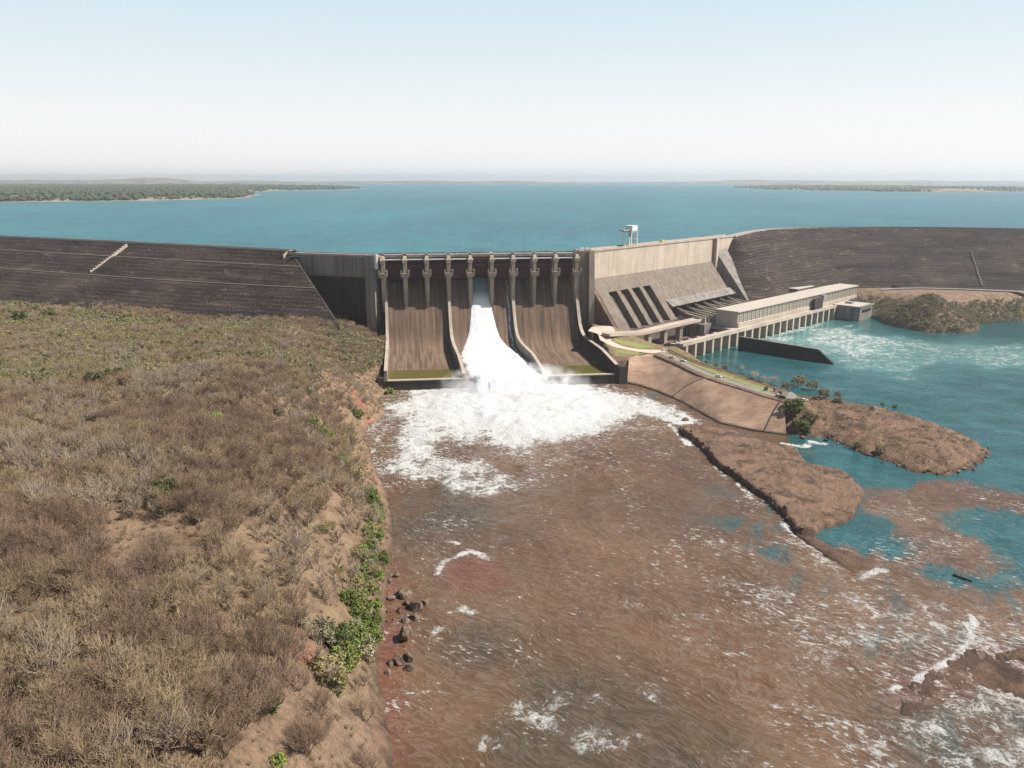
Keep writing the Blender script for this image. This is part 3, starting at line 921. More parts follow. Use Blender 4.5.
for u, v, r, amt in [(722, 492, 13, 0.34), (744, 526, 12, 0.55), (768, 550, 12, 0.6), (700, 520, 14, 0.2), (655, 398, 14, 0.9), (620, 398, 10, 0.7), (875, 640, 14, 0.35), (905, 600, 18, 0.4), (1010, 600, 12, 0.7), (985, 640, 16, 0.4), (800, 580, 16, 0.35), (410, 500, 12, 0.35), (440, 600, 9, 0.3), (960, 740, 28, 0.16), (1020, 750, 28, 0.22)]:
    c_ = at(u, v, 0)
    mud = mud - amt * np.exp(-(((WX - c_[0]) ** 2 + (WY - c_[1]) ** 2) / r ** 2)) * np.clip(0.5 + nst * 5.0, 0, 1.25)
mud = np.clip(mud, 0, 1)
olive = np.zeros_like(WX)
for u, v, r in [(430, 520, 30), (480, 640, 16), (620, 720, 22), (680, 760, 26), (600, 745, 26), (560, 700, 18), (440, 490, 22), (960, 740, 22), (520, 750, 14), (1000, 720, 16)]:
    c_ = at(u, v, 0)
    olive = np.maximum(olive, np.exp(-(((WX - c_[0]) ** 2 + (WY - c_[1]) ** 2) / r ** 2)))
olive = np.clip(olive * (0.95 + nb * 1.5) + (fbm(WX, WY, 90, 2, 45) - .55) * .9, 0, 1)
redw = np.maximum(np.exp(-(dline(P2([(384, 575), (388, 620), (384, 680), (388, 750)]), WX, WY) / 6) ** 2), sstep(-4, 2, sdf(REDROCK, WX, WY)))
redw = np.maximum(redw, np.exp(-(dline(P2([(560, 388), (610, 388)]), WX, WY) / 7) ** 2) * 0.8)
redw = np.maximum(redw, sstep(-6, 4, sdf(LOWROCK, WX, WY) + nb * 8) * .7)
redw = np.clip(redw * 0.9, 0, 1)
Gd = np.clip((WX - 40) / 130, 0, 1) * np.clip((420 - WY) / 160, 0, 1)
chop = np.clip(0.50 * mud + 0.75 * Gd + 0.4 * np.exp(-(np.maximum(-sf, 0) / 40) ** 2), 0, 1)
calm = np.exp(-(dline(P2([(640, 392), (700, 425), (780, 442)]), WX, WY) / 16) ** 2)
chop = np.clip(chop * (1 - 0.9 * calm), 0.03, 1) * (0.55 + 0.9 * fbm(WX, WY, 45, 3, 31))
mudcalm = np.exp(-(dline(P2([(700, 720), (820, 760)]), WX, WY) / 10) ** 2)
chop = np.clip(chop * (1 - 0.5 * mudcalm), 0.03, 1)
# waves in the surface itself: short-crested, running away from the plunge
th_ = 0.5
U = WX * math.cos(th_) + WY * math.sin(th_); V = -WX * math.sin(th_) + WY * math.cos(th_)
wave = (fbm(U, V * 0.55, 7.5, 3, 41) - 0.5) * 1.1 + (1 - np.abs(2 * fbm(U * 1.0, V * 0.6, 12, 2, 51) - 1) - 0.6) * 0.7
WZ = wave * (0.16 + 1.0 * chop)
heap = sstep(-4, 22, sc_) * (1.2 + 3.2 * fbm(WX, WY, 9, 4, 61)) + sstep(-6, 6, sf) * (fbm(WX, WY, 6, 3, 71) - 0.4) * 1.6
WZ = WZ + heap
keepw = land(WX, WY) < 3.0
WZ = np.where(np.abs(sdf(REDROCK, WX, WY)) < 30, np.minimum(WZ, 0.35), WZ)
river = link_mesh('river_water', grid_mesh('river_water', WX, WY, WZ, keepw, {'foam': foam, 'mud': mud, 'chop': chop, 'red': redw, 'olive': olive, 'pale': a_palew}), M['river'])
tag(river, kind='structure')

# ------------------------------------------------------------------ reservoir and far shores
CRL = [(-1500, 1330), (-1000, 1100), (-760, 989), (-585, 905), (-395, 817), (-204, 722)]
CRR = [tuple(at(u, v, CREST)[:2]) for u, v in [(735, 236), (744, 233.2), (760, 230.3), (780, 228.3), (800, 227.6), (850, 227.2), (900, 227.2), (960, 227.8), (1024, 229)]]
CRR += [(900, 950), (1300, 760)]
up = [(p[0] + 2, p[1] + 9) for p in CRL] + [S(-112, 150), S(-30, 150), S(148, 150), I(578, -12), I(850, -12)] + [(p[0] - 6, p[1] + 8) for p in CRR[1:]]
pts = [(p[0], p[1], RES_Z) for p in up] + [(14000, 760, RES_Z), (14000, 16500, RES_Z), (-14000, 16500, RES_Z), (-14000, 1330, RES_Z)]
rs = MB().add(pts, [tuple(range(len(pts)))])
tag(rs.build('reservoir_water', M['reservoir']), kind='structure')


def shore_land(name, poly, height, slope, zr, sand_w, seed, res):
    x0, y0 = poly.min(0); x1, y1 = poly.max(0)
    xs = np.arange(x0 - 30, x1 + 30, res); ys = np.arange(y0 - 30, y1 + 30, res)
    X, Y = np.meshgrid(xs, ys)
    s = sdf(poly, X, Y) + (fbm(X, Y, 350, 4, seed) - 0.5) * 160
    Z = RES_Z - 1.5 + np.where(s > 0, np.minimum(height * (0.5 + fbm(X, Y, zr, 4, seed + 1)), s * slope), s * 0.1)
    o = link_mesh(name, grid_mesh(name, X, Y, Z, s > -40, {'sand': sstep(sand_w * 1.1, sand_w * 0.5, s)}), M['far_ground'])
    tag(o, kind='structure')
    return lambda x, y: (sdf(poly, x, y) + (fbm(x, y, 350, 4, seed) - 0.5) * 160, RES_Z - 1.5)


def far_poly(pts):
    return np.array([at(u, v, RES_Z)[:2] for u, v in pts])
LP = far_poly([(-260, 206), (-100, 204.5), (0, 202.5), (100, 201.5), (180, 200), (240, 198.4), (268, 196.6), (262, 193.6), (240, 192.0), (300, 190.6), (350, 189.8), (371, 188.6), (350, 187.6), (250, 186.2), (100, 185.6), (-100, 185.6), (-260, 186)])
RP = far_poly([(728, 187.8), (770, 189.6), (830, 190.8), (900, 192.0), (960, 192.2), (1016, 191.6), (1060, 192), (1060, 190), (1010, 189.0), (920, 188.0), (850, 187.6), (770, 187.0)])
shore_land('shore_land', LP, 14, 0.05, 900, 60, 101, 30)
shore_land('far_island_land', RP, 12, 0.05, 900, 30, 111, 40)


def wood(name, poly, seed, n, hmin, hmax, mat, dens):
    """a far-off wood that reads as one mass: many small ragged crowns"""
    r = np.random.default_rng(seed)
    x0, y0 = poly.min(0); x1, y1 = poly.max(0)
    # sample evenly as seen: more trees toward the near edge
    t = r.random(n * 6)
    Y = y0 * (y1 / y0) ** t
    X = x0 + (x1 - x0) * r.random(n * 6)
    s = sdf(poly, X, Y) + (fbm(X, Y, 350, 4, seed) - 0.5) * 160
    d = fbm(X, Y, dens, 3, seed + 5)
    u, v, _ = proj(X, Y, RES_Z)
    k = (s > 56) & (d > np.where(s < 260, 0.22, 0.36) + 0.12 * r.random(len(X))) & (u > -120) & (u < 1150)
    X, Y, s = X[k][:n], Y[k][:n], s[k][:n]
    base = np.array([(0, 0, 1.0), (0.95, 0, .55), (.45, .8, .6), (-.5, .85, .5), (-1, .1, .6), (-.45, -.85, .55), (.5, -.8, .5), (.5, 0, 0.02), (-.3, .4, 0.02), (-.25, -.45, 0.02)])
    fc = []
    for i in range(6):
        fc.append((0, 1 + i, 1 + (i + 1) % 6))
    low = [7, 7, 8, 8, 9, 9]
    for i in range(6):
        fc.append((1 + i, low[i], 1 + (i + 1) % 6))
    fc = np.array(fc)
    N = len(X)
    h = hmin + (hmax - hmin) * r.random(N) ** 1.5
    w = h * (0.5 + 0.5 * r.random(N))
    z0 = RES_Z - 1.5 + np.minimum(14 * (0.5 + fbm(X, Y, 900, 4, seed + 1)), s * 0.05)
    co = np.empty((N, 10, 3))
    jit = 1 + 0.5 * (r.random((N, 10, 3)) - 0.5)
    co[:] = base[None] * jit
    co[..., 0] *= w[:, None]; co[..., 1] *= w[:, None]; co[..., 2] *= h[:, None]
    co += np.stack([X, Y, z0], -1)[:, None]
    fcs = (np.arange(N)[:, None, None] * 10 + fc[None]).reshape(-1, 3)
    o = link_mesh(name, raw_mesh(name, co.reshape(-1, 3), fcs), mat)
    tag(o, kind='stuff')
    return o
tag(wood('far_wood', LP, 101, 26000, 6, 16, M['far_leaf'], 700), 'hazy green wood covering the far peninsula left across the reservoir', 'wood')
tag(wood('island_wood', RP, 111, 5000, 8, 16, M['far_leaf'], 900), 'hazy blue wood on the distant low island across the reservoir', 'wood')


def far_hills(name, y, x0, x1, top, seed, drop):
    xs = np.arange(x0, x1, 120.0)
    h = top * (0.35 + 0.9 * fbm(xs, xs * 0 + seed, 1800, 4, seed))
    e = np.minimum(sstep(x0, x0 + 1500, xs), sstep(x1, x1 - 1500, xs))
    h = h * (0.15 + 0.85 * e) + (fbm(xs, xs * 0, 160, 2, seed + 3) - 0.5) * 14
    X = np.stack([xs, xs, xs, xs]); Y = np.stack([xs * 0 + y, xs * 0 + y + 350, xs * 0 + y + 900, xs * 0 + y + 1800])
    Z = np.stack([xs * 0 + RES_Z - 3, RES_Z + h * .5, RES_Z + h, xs * 0 + RES_Z - 3])
    o = link_mesh(name, grid_mesh(name, X, Y, Z, None, {'sand': X * 0}), M['far_ground'])
    tag(o, kind='structure')
far_hills('hills', 11800, -15500, -4300, 100, 4, 0)
far_hills('hills', 12800, -13500, 1200, 72, 8, 0)
far_hills('hills', 13200, 2800, 13500, 88, 12, 0)
far_hills('hills', 14800, -2000, 6000, 50, 16, 0)

# ------------------------------------------------------------------ rockfill embankments
def offs(line, d):
    line = [np.array(p, float) for p in line]
    out = []
    for i, p in enumerate(line):
        a = line[max(i - 1, 0)]; b = line[min(i + 1, len(line) - 1)]
        t = (b - a) / np.linalg.norm(b - a)
        out.append(p + np.array([t[1], -t[0]]) * d)
    return out


def resample(line, step):
    line = [np.array(p, float) for p in line]
    out = [line[0]]
    for a, b in zip(line[:-1], line[1:]):
        n = max(1, int(np.linalg.norm(b - a) / step))
        for k in range(1, n + 1):
            out.append(a + (b - a) * k / n)
    return out


def smooth_line(line, it=6):
    l = [np.array(p, float) for p in line]
    for _ in range(it):
        l = [l[0]] + [(l[i - 1] + 2 * l[i] + l[i + 1]) / 4 for i in range(1, len(l) - 1)] + [l[-1]]
    return l


def embankment(name, line, toe_z, slope, berms, endfix, label):
    root = empty(name, (line[len(line) // 2][0], line[len(line) // 2][1], toe_z))
    tag(root, label, 'embankment dam')
    prof = [(0.0, CREST)]
    z, off = CREST, 0.0
    for bz in berms:
        off += (z - bz) * slope; prof.append((off, bz)); off += 3.0; prof.append((off, bz - 0.05)); z = bz
    off += (z - toe_z) * slope; prof.append((off, toe_z)); prof.append((off + 6, toe_z - 12))
    # subdivide the profile so that the surface can be uneven
    fine = [prof[0]]
    for (o0, z0), (o1, z1) in zip(prof[:-1], prof[1:]):
        n = max(1, int((o1 - o0) / 4))
        for k in range(1, n + 1):
            fine.append((o0 + (o1 - o0) * k / n, z0 + (z1 - z0) * k / n))
    rows = []
    for o_, z_ in fine:
        l = offs(line, o_)
        rows.append([endfix(i, len(line), p, o_, z_) for i, p in enumerate(l)])
    A = np.array(rows)                                   # (nprof, nline, 2)
    X, Y = A[..., 0], A[..., 1]
    Z = np.array([[f[1]] * len(line) for f in fine])
    nz = (fbm(X, Y, 5, 3, 5) - 0.5) * 1.3
    nz[0] = 0
    Z = Z + nz
    loc = np.array(root.location)
    o = link_mesh('rockfill_slope', grid_mesh('rockfill_slope', X - loc[0], Y - loc[1], Z - loc[2], None, {}, True), M['rockfill'], root)
    # crest road, kerb and upstream side
    b = MB()
    up0 = offs(line, -9.0); up1 = offs(line, -30.0); c0 = offs(line, 0.6)
    secs = []
    for p, q, r_ in zip(c0, up0, up1):
        secs.append([(r_[0] - loc[0], r_[1] - loc[1], CREST - 14 - loc[2]), (q[0] - loc[0], q[1] - loc[1], CREST + .1 - loc[2]), (p[0] - loc[0], p[1] - loc[1], CREST + .12 - loc[2]), (p[0] - loc[0], p[1] - loc[1], CREST - 1.5 - loc[2])])
    b.sweep(secs)
    b.build('crest_road', M['crest_road'], root)
    k = MB()
    for off_ in (0.3, -8.6):
        cc = offs(line, off_); dd = offs(line, off_ - 0.5)
        k.sweep([[(p[0] - loc[0], p[1] - loc[1], CREST + .13 - loc[2]), (q[0] - loc[0], q[1] - loc[1], CREST + .13 - loc[2]), (q[0] - loc[0], q[1] - loc[1], CREST + .95 - loc[2]), (p[0] - loc[0], p[1] - loc[1], CREST + .95 - loc[2])] for p, q in zip(cc, dd)], closed=True)
    k.build('crest_kerb', M['crest_road'], root)
    for bi, bz in enumerate(berms):
        o0 = next(o_ for o_, z_ in prof if abs(z_ - bz) < 1e-6)
        l0 = offs(line, o0 - 0.2); l1 = offs(line, o0 + 1.9)
        bb = MB()
        secs = []
        for i, (p, q) in enumerate(zip(l0, l1)):
            p = endfix(i, len(line), p, o0, bz); q = endfix(i, len(line), q, o0 + 2, bz)
            secs.append([(p[0] - loc[0], p[1] - loc[1], bz + .9 - loc[2]), (q[0] - loc[0], q[1] - loc[1], bz + .75 - loc[2]), (q[0] - loc[0], q[1] - loc[1], bz - 1 - loc[2])])
        bb.sweep(secs)
        bb.build('berm_path', M['berm'], root)
    return root


def strip_on(root, p0, p1, w, mat, name, lift=1.2):
    loc = np.array(root.location)
    p0 = np.array(p0, float) - loc; p1 = np.array(p1, float) - loc
    d = p1 - p0; t = np.array([-d[1], d[0], 0]); t /= np.linalg.norm(t); t *= w / 2
    L = np.array([0, 0, lift])
    b = MB()
    n = 14
    for k in range(n):                                   # a flight of steps with side kerbs
        a = p0 + d * k / n + L; c = p0 + d * (k + 1) / n + L
        zt = max(a[2], c[2]) if d[2] < 0 else max(a[2], c[2])
        b.hexa([(*(a - t)[:2], a[2] - 3.5), (*(a + t)[:2], a[2] - 3.5), (*(c + t)[:2], c[2] - 3.5), (*(c - t)[:2], c[2] - 3.5)][::1],
               [(*(a - t)[:2], (a[2] + c[2]) / 2), (*(a + t)[:2], (a[2] + c[2]) / 2), (*(c + t)[:2], (a[2] + c[2]) / 2), (*(c - t)[:2], (a[2] + c[2]) / 2)])
    return b.build(name, mat, root)

lineL = resample(CRL, 16)


def fixL(i, n, p, o_, z_):
    # the last bays flare toward the spillway, held by the wing wall
    k = max(0.0, (i - (n - 14)) / 13.0)
    return np.array([p[0] + k * k * 1.12 * o_, p[1] + k * k * (-0.10) * o_])
EMBL = embankment('rockfill_embankment', lineL, 38, 1.62, [79.5, 64.0], fixL, 'long dark rockfill embankment left of the spillway with pale berm lines')
pa, pb = at(127, 244, 91.5), at(90, 272, 66.5)
strip_on(EMBL, pa, pb, 1.7, M['trim'], 'staircase', 0.9)
pa, pb = at(288, 251.5, 91.5), at(283, 256, 88)
strip_on(EMBL, pa, pb, 1.8, M['trim'], 'staircase', 1.2)
wl = MB()
loc = np.array(EMBL.location)
end_top = offs(lineL, 0)[-1]
A0 = np.array(fixL(len(lineL) - 1, len(lineL), offs(lineL, 0)[-1], 0, 92)); A1 = np.array(fixL(len(lineL) - 1, len(lineL), offs(lineL, 93)[-1], 93, 38))
wl.add([(A0[0] - loc[0], A0[1] - loc[1], 92 - loc[2]), (A1[0] - loc[0], A1[1] - loc[1], 38 - loc[2]), (A1[0] - loc[0], A1[1] - loc[1], 10 - loc[2]), (A0[0] - loc[0], A0[1] - loc[1], 10 - loc[2]),
        (A0[0] - loc[0] + 1.5, A0[1] - loc[1] + 0.8, 92.3 - loc[2]), (A1[0] - loc[0] + 1.5, A1[1] - loc[1] + .8, 38.3 - loc[2]), (A1[0] - loc[0] + 1.5, A1[1] - loc[1] + .8, 10 - loc[2]), (A0[0] - loc[0] + 1.5, A0[1] - loc[1] + .8, 10 - loc[2])],
       [(0, 1, 2, 3), (7, 6, 5, 4), (0, 4, 5, 1), (1, 5, 6, 2), (3, 7, 4, 0)])
wl.build('wing_wall', M['dark'], EMBL)

lineR = smooth_line(resample(CRR, 14), 8)
EMBR = empty('rockfill_embankment', (480, 1060, 24)); tag(EMBR, 'curving dark rockfill embankment right of the powerhouse with banded slope', 'embankment dam')
lr_ = np.array(EMBR.location)
LRX = np.array(lineR)
ex, ey = np.meshgrid(np.arange(225, 1120, 3.0), np.arange(800, 1115, 3.0))
dd_ = dline(LRX, ex, ey)
up_poly = np.concatenate([LRX, np.array([[1400, 1400], [200, 1400], [200, 960]])])
ups = sdf(up_poly, ex, ey) > 0
slp = 0.80 + 0.90 * sstep(835, 985, ex * EI[0] + ey * EI[1])
ez = CREST - dd_ / slp
for bz in (77, 63, 49):
    ez = ez + 0.9 * np.exp(-((ez - bz) / 1.1) ** 2)
ez = ez + (fbm(ex, ey, 6, 3, 6) - .5) * 1.2 * sstep(0, 6, dd_)
ez = np.where(ups, CREST - 1.5, ez)
along = ex * EI[0] + ey * EI[1]
bdn = ex * NI[0] + ey * NI[1] + 440
pa_ = ex * EP[0] + ey * EP[1]; pb_ = ex * NP_[0] + ey * NP_[1] + 373.5
keep_ = (~ups | (dd_ < 4)) & (ez > 12) & (along > 829 - .24 * bdn)
link_mesh('rockfill_slope', grid_mesh('rockfill_slope', ex - lr_[0], ey - lr_[1], ez - lr_[2], keep_), M['rockfill'], EMBR)
b = MB(); c0 = offs(lineR, .8); c1 = offs(lineR, -9)
b.sweep([[(p[0] - lr_[0], p[1] - lr_[1], CREST + .15 - lr_[2]), (p[0] - lr_[0], p[1] - lr_[1], CREST - 2 - lr_[2]), (q[0] - lr_[0], q[1] - lr_[1], CREST - 12 - lr_[2]), (q[0] - lr_[0], q[1] - lr_[1], CREST + .15 - lr_[2])] for p, q in zip(c0, c1)], closed=True)
b.build('crest_road', M['crest_road'], EMBR)
b = MB(); c0 = offs(lineR, .6); c1 = offs(lineR, .1)
b.sweep([[(p[0] - lr_[0], p[1] - lr_[1], CREST + .16 - lr_[2]), (q[0] - lr_[0], q[1] - lr_[1], CREST + .16 - lr_[2]), (q[0] - lr_[0], q[1] - lr_[1], CREST + .9 - lr_[2]), (p[0] - lr_[0], p[1] - lr_[1], CREST + .9 - lr_[2])] for p, q in zip(c0, c1)], closed=True)
b.build('crest_kerb', M['crest_road'], EMBR)
def on_embR(u, v):
    ts = np.linspace(800, 1200, 3000); a_ = (u - 512) / FOC; b_ = (384 - v) / FOC
    d_ = np.array([a_, cpi + b_ * spi, -spi + b_ * cpi]); d_ /= d_[1]
    Z = CAM_H + d_[2] * ts; hgt = CREST - dline(LRX, d_[0] * ts, ts) / 1.7
    k = int(np.argmax(Z <= hgt)); return np.array([d_[0] * ts[k], ts[k], Z[k]])
strip_on(EMBR, on_embR(971, 251.5), on_embR(982, 286), 1.8, M['trim'], 'staircase', 1.2)

# ------------------------------------------------------------------ gravity wall left of the spillway
GWL = empty('gravity_dam_wall', (*S(-70, 125), 20))
tag(GWL, 'grey concrete gravity wall between the left embankment and the spillway', 'dam wall')


def rel(root, pts):
    l = np.array(root.location)
    return [tuple(np.array(p, float) - l) for p in pts]


def wall_between(b, root, A, B, z0, z1, th, off=0.0):
    """upright slab from A to B (plan), its downstream face offset by off, thickness th upstream"""
    A = np.array(A, float); B = np.array(B, float)
    t = (B - A) / np.linalg.norm(B - A); n = np.array([t[1], -t[0]])
    q = [A + n * off, B + n * off, B + n * (off - th), A + n * (off - th)]
    b.hexa(rel(root, [(*p, z0) for p in q]), rel(root, [(*p, z1) for p in q]))
WA, WB = np.array([-203.5, 719.0]), np.array(S(-33, 121))
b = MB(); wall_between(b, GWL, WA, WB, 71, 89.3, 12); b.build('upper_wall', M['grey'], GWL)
b = MB(); wall_between(b, GWL, WA, WB, 5, 70.99, 8, -7); b.build('recessed_wall', M['dark'], GWL)  # dark colour also carries the shade under the overhanging upper wall
b = MB(); wall_between(b, GWL, WA, WB, 89.31, 90.2, 13, 0.6); b.build('crest_slab', M['trim'], GWL)
b = MB(); wall_between(b, GWL, WA + (WB - WA) * 0.0, WB, 90.21, 91.1, 0.5, 0.5); wall_between(b, GWL, WA, WB, 90.21, 91.1, 0.5, -11.8); b.build('parapet', M['trim'], GWL)
t_ = (WB - WA) / np.linalg.norm(WB - WA)
b = MB(); wall_between(b, GWL, WB - t_ * 12, WB - t_ * 3.0, 15, 90.6, 9, 2.4); b.build('pilaster', M['grey'], GWL)
b = MB(); wall_between(b, GWL, WB - t_ * 2.6, WB - t_ * 0.2, 79, 91.6, 2.2, 1.5); b.build('gauge_board', M['white'], GWL)

# ------------------------------------------------------------------ spillway
SPW = empty('spillway_dam', (*S(58, 60), 0))
tag(SPW, 'brown concrete spillway with nine dark red gates between ten piers', 'spillway')
CH = [(150, 66.2), (145, 67), (141, 66.4), (136, 62.0), (131, 55.5), (126, 48.0), (121, 39.5), (117, 31.5), (113, 23.8), (109, 17.6), (104, 13.2), (97, 10.4), (88, 9.0), (75, 8.4), (55, 8.0), (40, 7.7), (36, 7.4), (33, 6.0)]
dch = np.array([p[0] for p in CH][::-1]); zch = np.array([p[1] for p in CH][::-1])
def chute_z(d):
    return float(np.interp(d, dch, zch))
PS = [-29 + 19.4 * i for i in range(10)]
# side lines: s at the crest, s at the lip
LINES = {0: (-27.0, -25.0), 3: (29.2, 34.5), 6: (87.4, 96.5), 9: (146.5, 154.0)}
def sline(i, d):
    a, b_ = LINES[i]
    t = min(1, max(0, (120 - d) / 120.0))
    return a + (b_ - a) * t


def chute(i0, i1):
    b = MB(); secs = []
    dd = list(np.linspace(150, 33, 60))
    for d in dd:
        s0, s1 = sline(i0, d), sline(i1, d)
        secs.append(rel(SPW, [S(s0 + (s1 - s0) * k / 12, d, chute_z(d)) for k in range(13)]))
    b.sweep(secs)
    # floor of the bucket and its underside
    s0, s1 = sline(i0, 33), sline(i1, 33); e0, e1 = sline(i0, 3), sline(i1, 3)
    b.add(rel(SPW, [S(s0, 33, 6), S(s1, 33, 6), S(e1, 2, 5.2), S(e0, 2, 5.2)]), [(0, 1, 2, 3)])
    return b.build('chute', M['spill'], SPW, True)
for i0, i1 in ((0, 3), (3, 6), (6, 9)):
    chute(i0, i1)
# end sill with its pale top edge
b = MB()
s0, s1 = sline(0, 0) - 1, sline(9, 0) + 1
b.hexa(rel(SPW, [S(s0, 0, -5), S(s1, 0, -5), S(s1, 3.2, -5), S(s0, 3.2, -5)]), rel(SPW, [S(s0, 0, 7.2), S(s1, 0, 7.2), S(s1, 3.2, 7.2), S(s0, 3.2, 7.2)]))
b.build('end_sill', M['dark'], SPW)
for i0, i1 in ((0, 3), (6, 9)):
    b = MB()
    a0, a1 = sline(i0, 0) + 1.2, sline(i1, 0) - 1.6
    b.hexa(rel(SPW, [S(a0, -0.5, 7.21), S(a1, -0.5, 7.21), S(a1, 3.4, 7.21), S(a0, 3.4, 7.21)]), rel(SPW, [S(a0, -0.5, 7.85), S(a1, -0.5, 7.85), S(a1, 3.4, 7.85), S(a0, 3.4, 7.85)]))
    b.build('sill_cap', M['trim'], SPW)
# green standing water behind the sill
mpool = NT('green_pool_water'); M['pool'] = mpool.done(mpool.mix(mpool.noise(0.3, 4), (0.075, 0.07, 0.012), (0.12, 0.105, 0.02)), 0.25, 0.4)
for i0, i1, cut in ((0, 3, 0), (6, 9, 0)):
    b = MB()
    b.add(rel(SPW, [S(sline(i0, 36) + .3, 35.5, 7.05), S(sline(i1, 36) - .3, 35.5, 7.05), S(sline(i1, 3) - .3, 3.1, 7.05), S(sline(i0, 3) + .3, 3.1, 7.05)]), [(0, 1, 2, 3)])
    b.build('standing_water', M['pool'], SPW)


def training_wall(i, th, dh, name, mat, low, end_d, z_end):
    """a wall along the chute; top follows the chute, then runs level"""
    b = MB(); secs = []
    for d in np.concatenate([np.linspace(150, 95, 28), np.linspace(90, end_d, 12)]):
        zc = chute_z(max(d, 33))
        zt = max(zc + dh, low) if d < 139 else zc + dh
        if d < 40: zt = low + (z_end - low) * (40 - d) / (40 - end_d)
        s = sline(i, d)
        secs.append(rel(SPW, [S(s - th / 2, d, zc - 6), S(s + th / 2, d, zc - 6), S(s + th / 2, d, zt), S(s - th / 2, d, zt)]))
    b.sweep(secs, closed=True)
    w = b.build(name, mat, SPW)
    c = MB(); secs = []
    for d in np.concatenate([np.linspace(128, 95, 20), np.linspace(90, end_d - 0.3, 12)]):
        zc = chute_z(max(d, 33)); zt = max(zc + dh, low)
        if d < 40: zt = low + (z_end - low) * (40 - d) / (40 - end_d)
        s = sline(i, d)
        secs.append(rel(SPW, [S(s - th / 2 - .15, d, zt + .01), S(s + th / 2 + .15, d, zt + .01), S(s + th / 2 + .15, d, zt + .5), S(s - th / 2 - .15, d, zt + .5)]))
    c.sweep(secs, closed=True)
    c.build('coping', M['trim'], w)
    return w
training_wall(0, 2.2, 9, 'training_wall', M['pier'], 17.0, 0.5, 15)
training_wall(3, 2.4, 8, 'divider_wall', M['pier'], 16.5, 1.0, 11)
training_wall(6, 2.4, 8, 'divider_wall', M['pier'], 16.5, 1.0, 11)
training_wall(9, 2.6, 10, 'training_wall', M['dark'], 19.0, 1.0, 15)  # darker than the left wall: its shaded inner face is painted in
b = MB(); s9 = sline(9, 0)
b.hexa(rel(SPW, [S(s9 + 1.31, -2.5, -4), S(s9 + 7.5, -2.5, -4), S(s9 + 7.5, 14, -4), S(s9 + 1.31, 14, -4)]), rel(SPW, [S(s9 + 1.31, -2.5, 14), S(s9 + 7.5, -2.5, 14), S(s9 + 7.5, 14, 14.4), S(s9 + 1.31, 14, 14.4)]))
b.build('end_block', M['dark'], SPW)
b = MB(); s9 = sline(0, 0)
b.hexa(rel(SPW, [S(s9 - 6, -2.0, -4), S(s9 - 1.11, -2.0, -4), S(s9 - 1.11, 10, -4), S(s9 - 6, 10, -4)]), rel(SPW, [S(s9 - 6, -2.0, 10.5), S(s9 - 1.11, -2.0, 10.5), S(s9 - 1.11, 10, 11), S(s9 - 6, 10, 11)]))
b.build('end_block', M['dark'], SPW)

# piers
pw = 4.4
PIER_PROF = [(152, 40), (152, 91.0), (121.5, 91.0), (121.5, 74.0), (124.5, 43.0), (130, 40)]


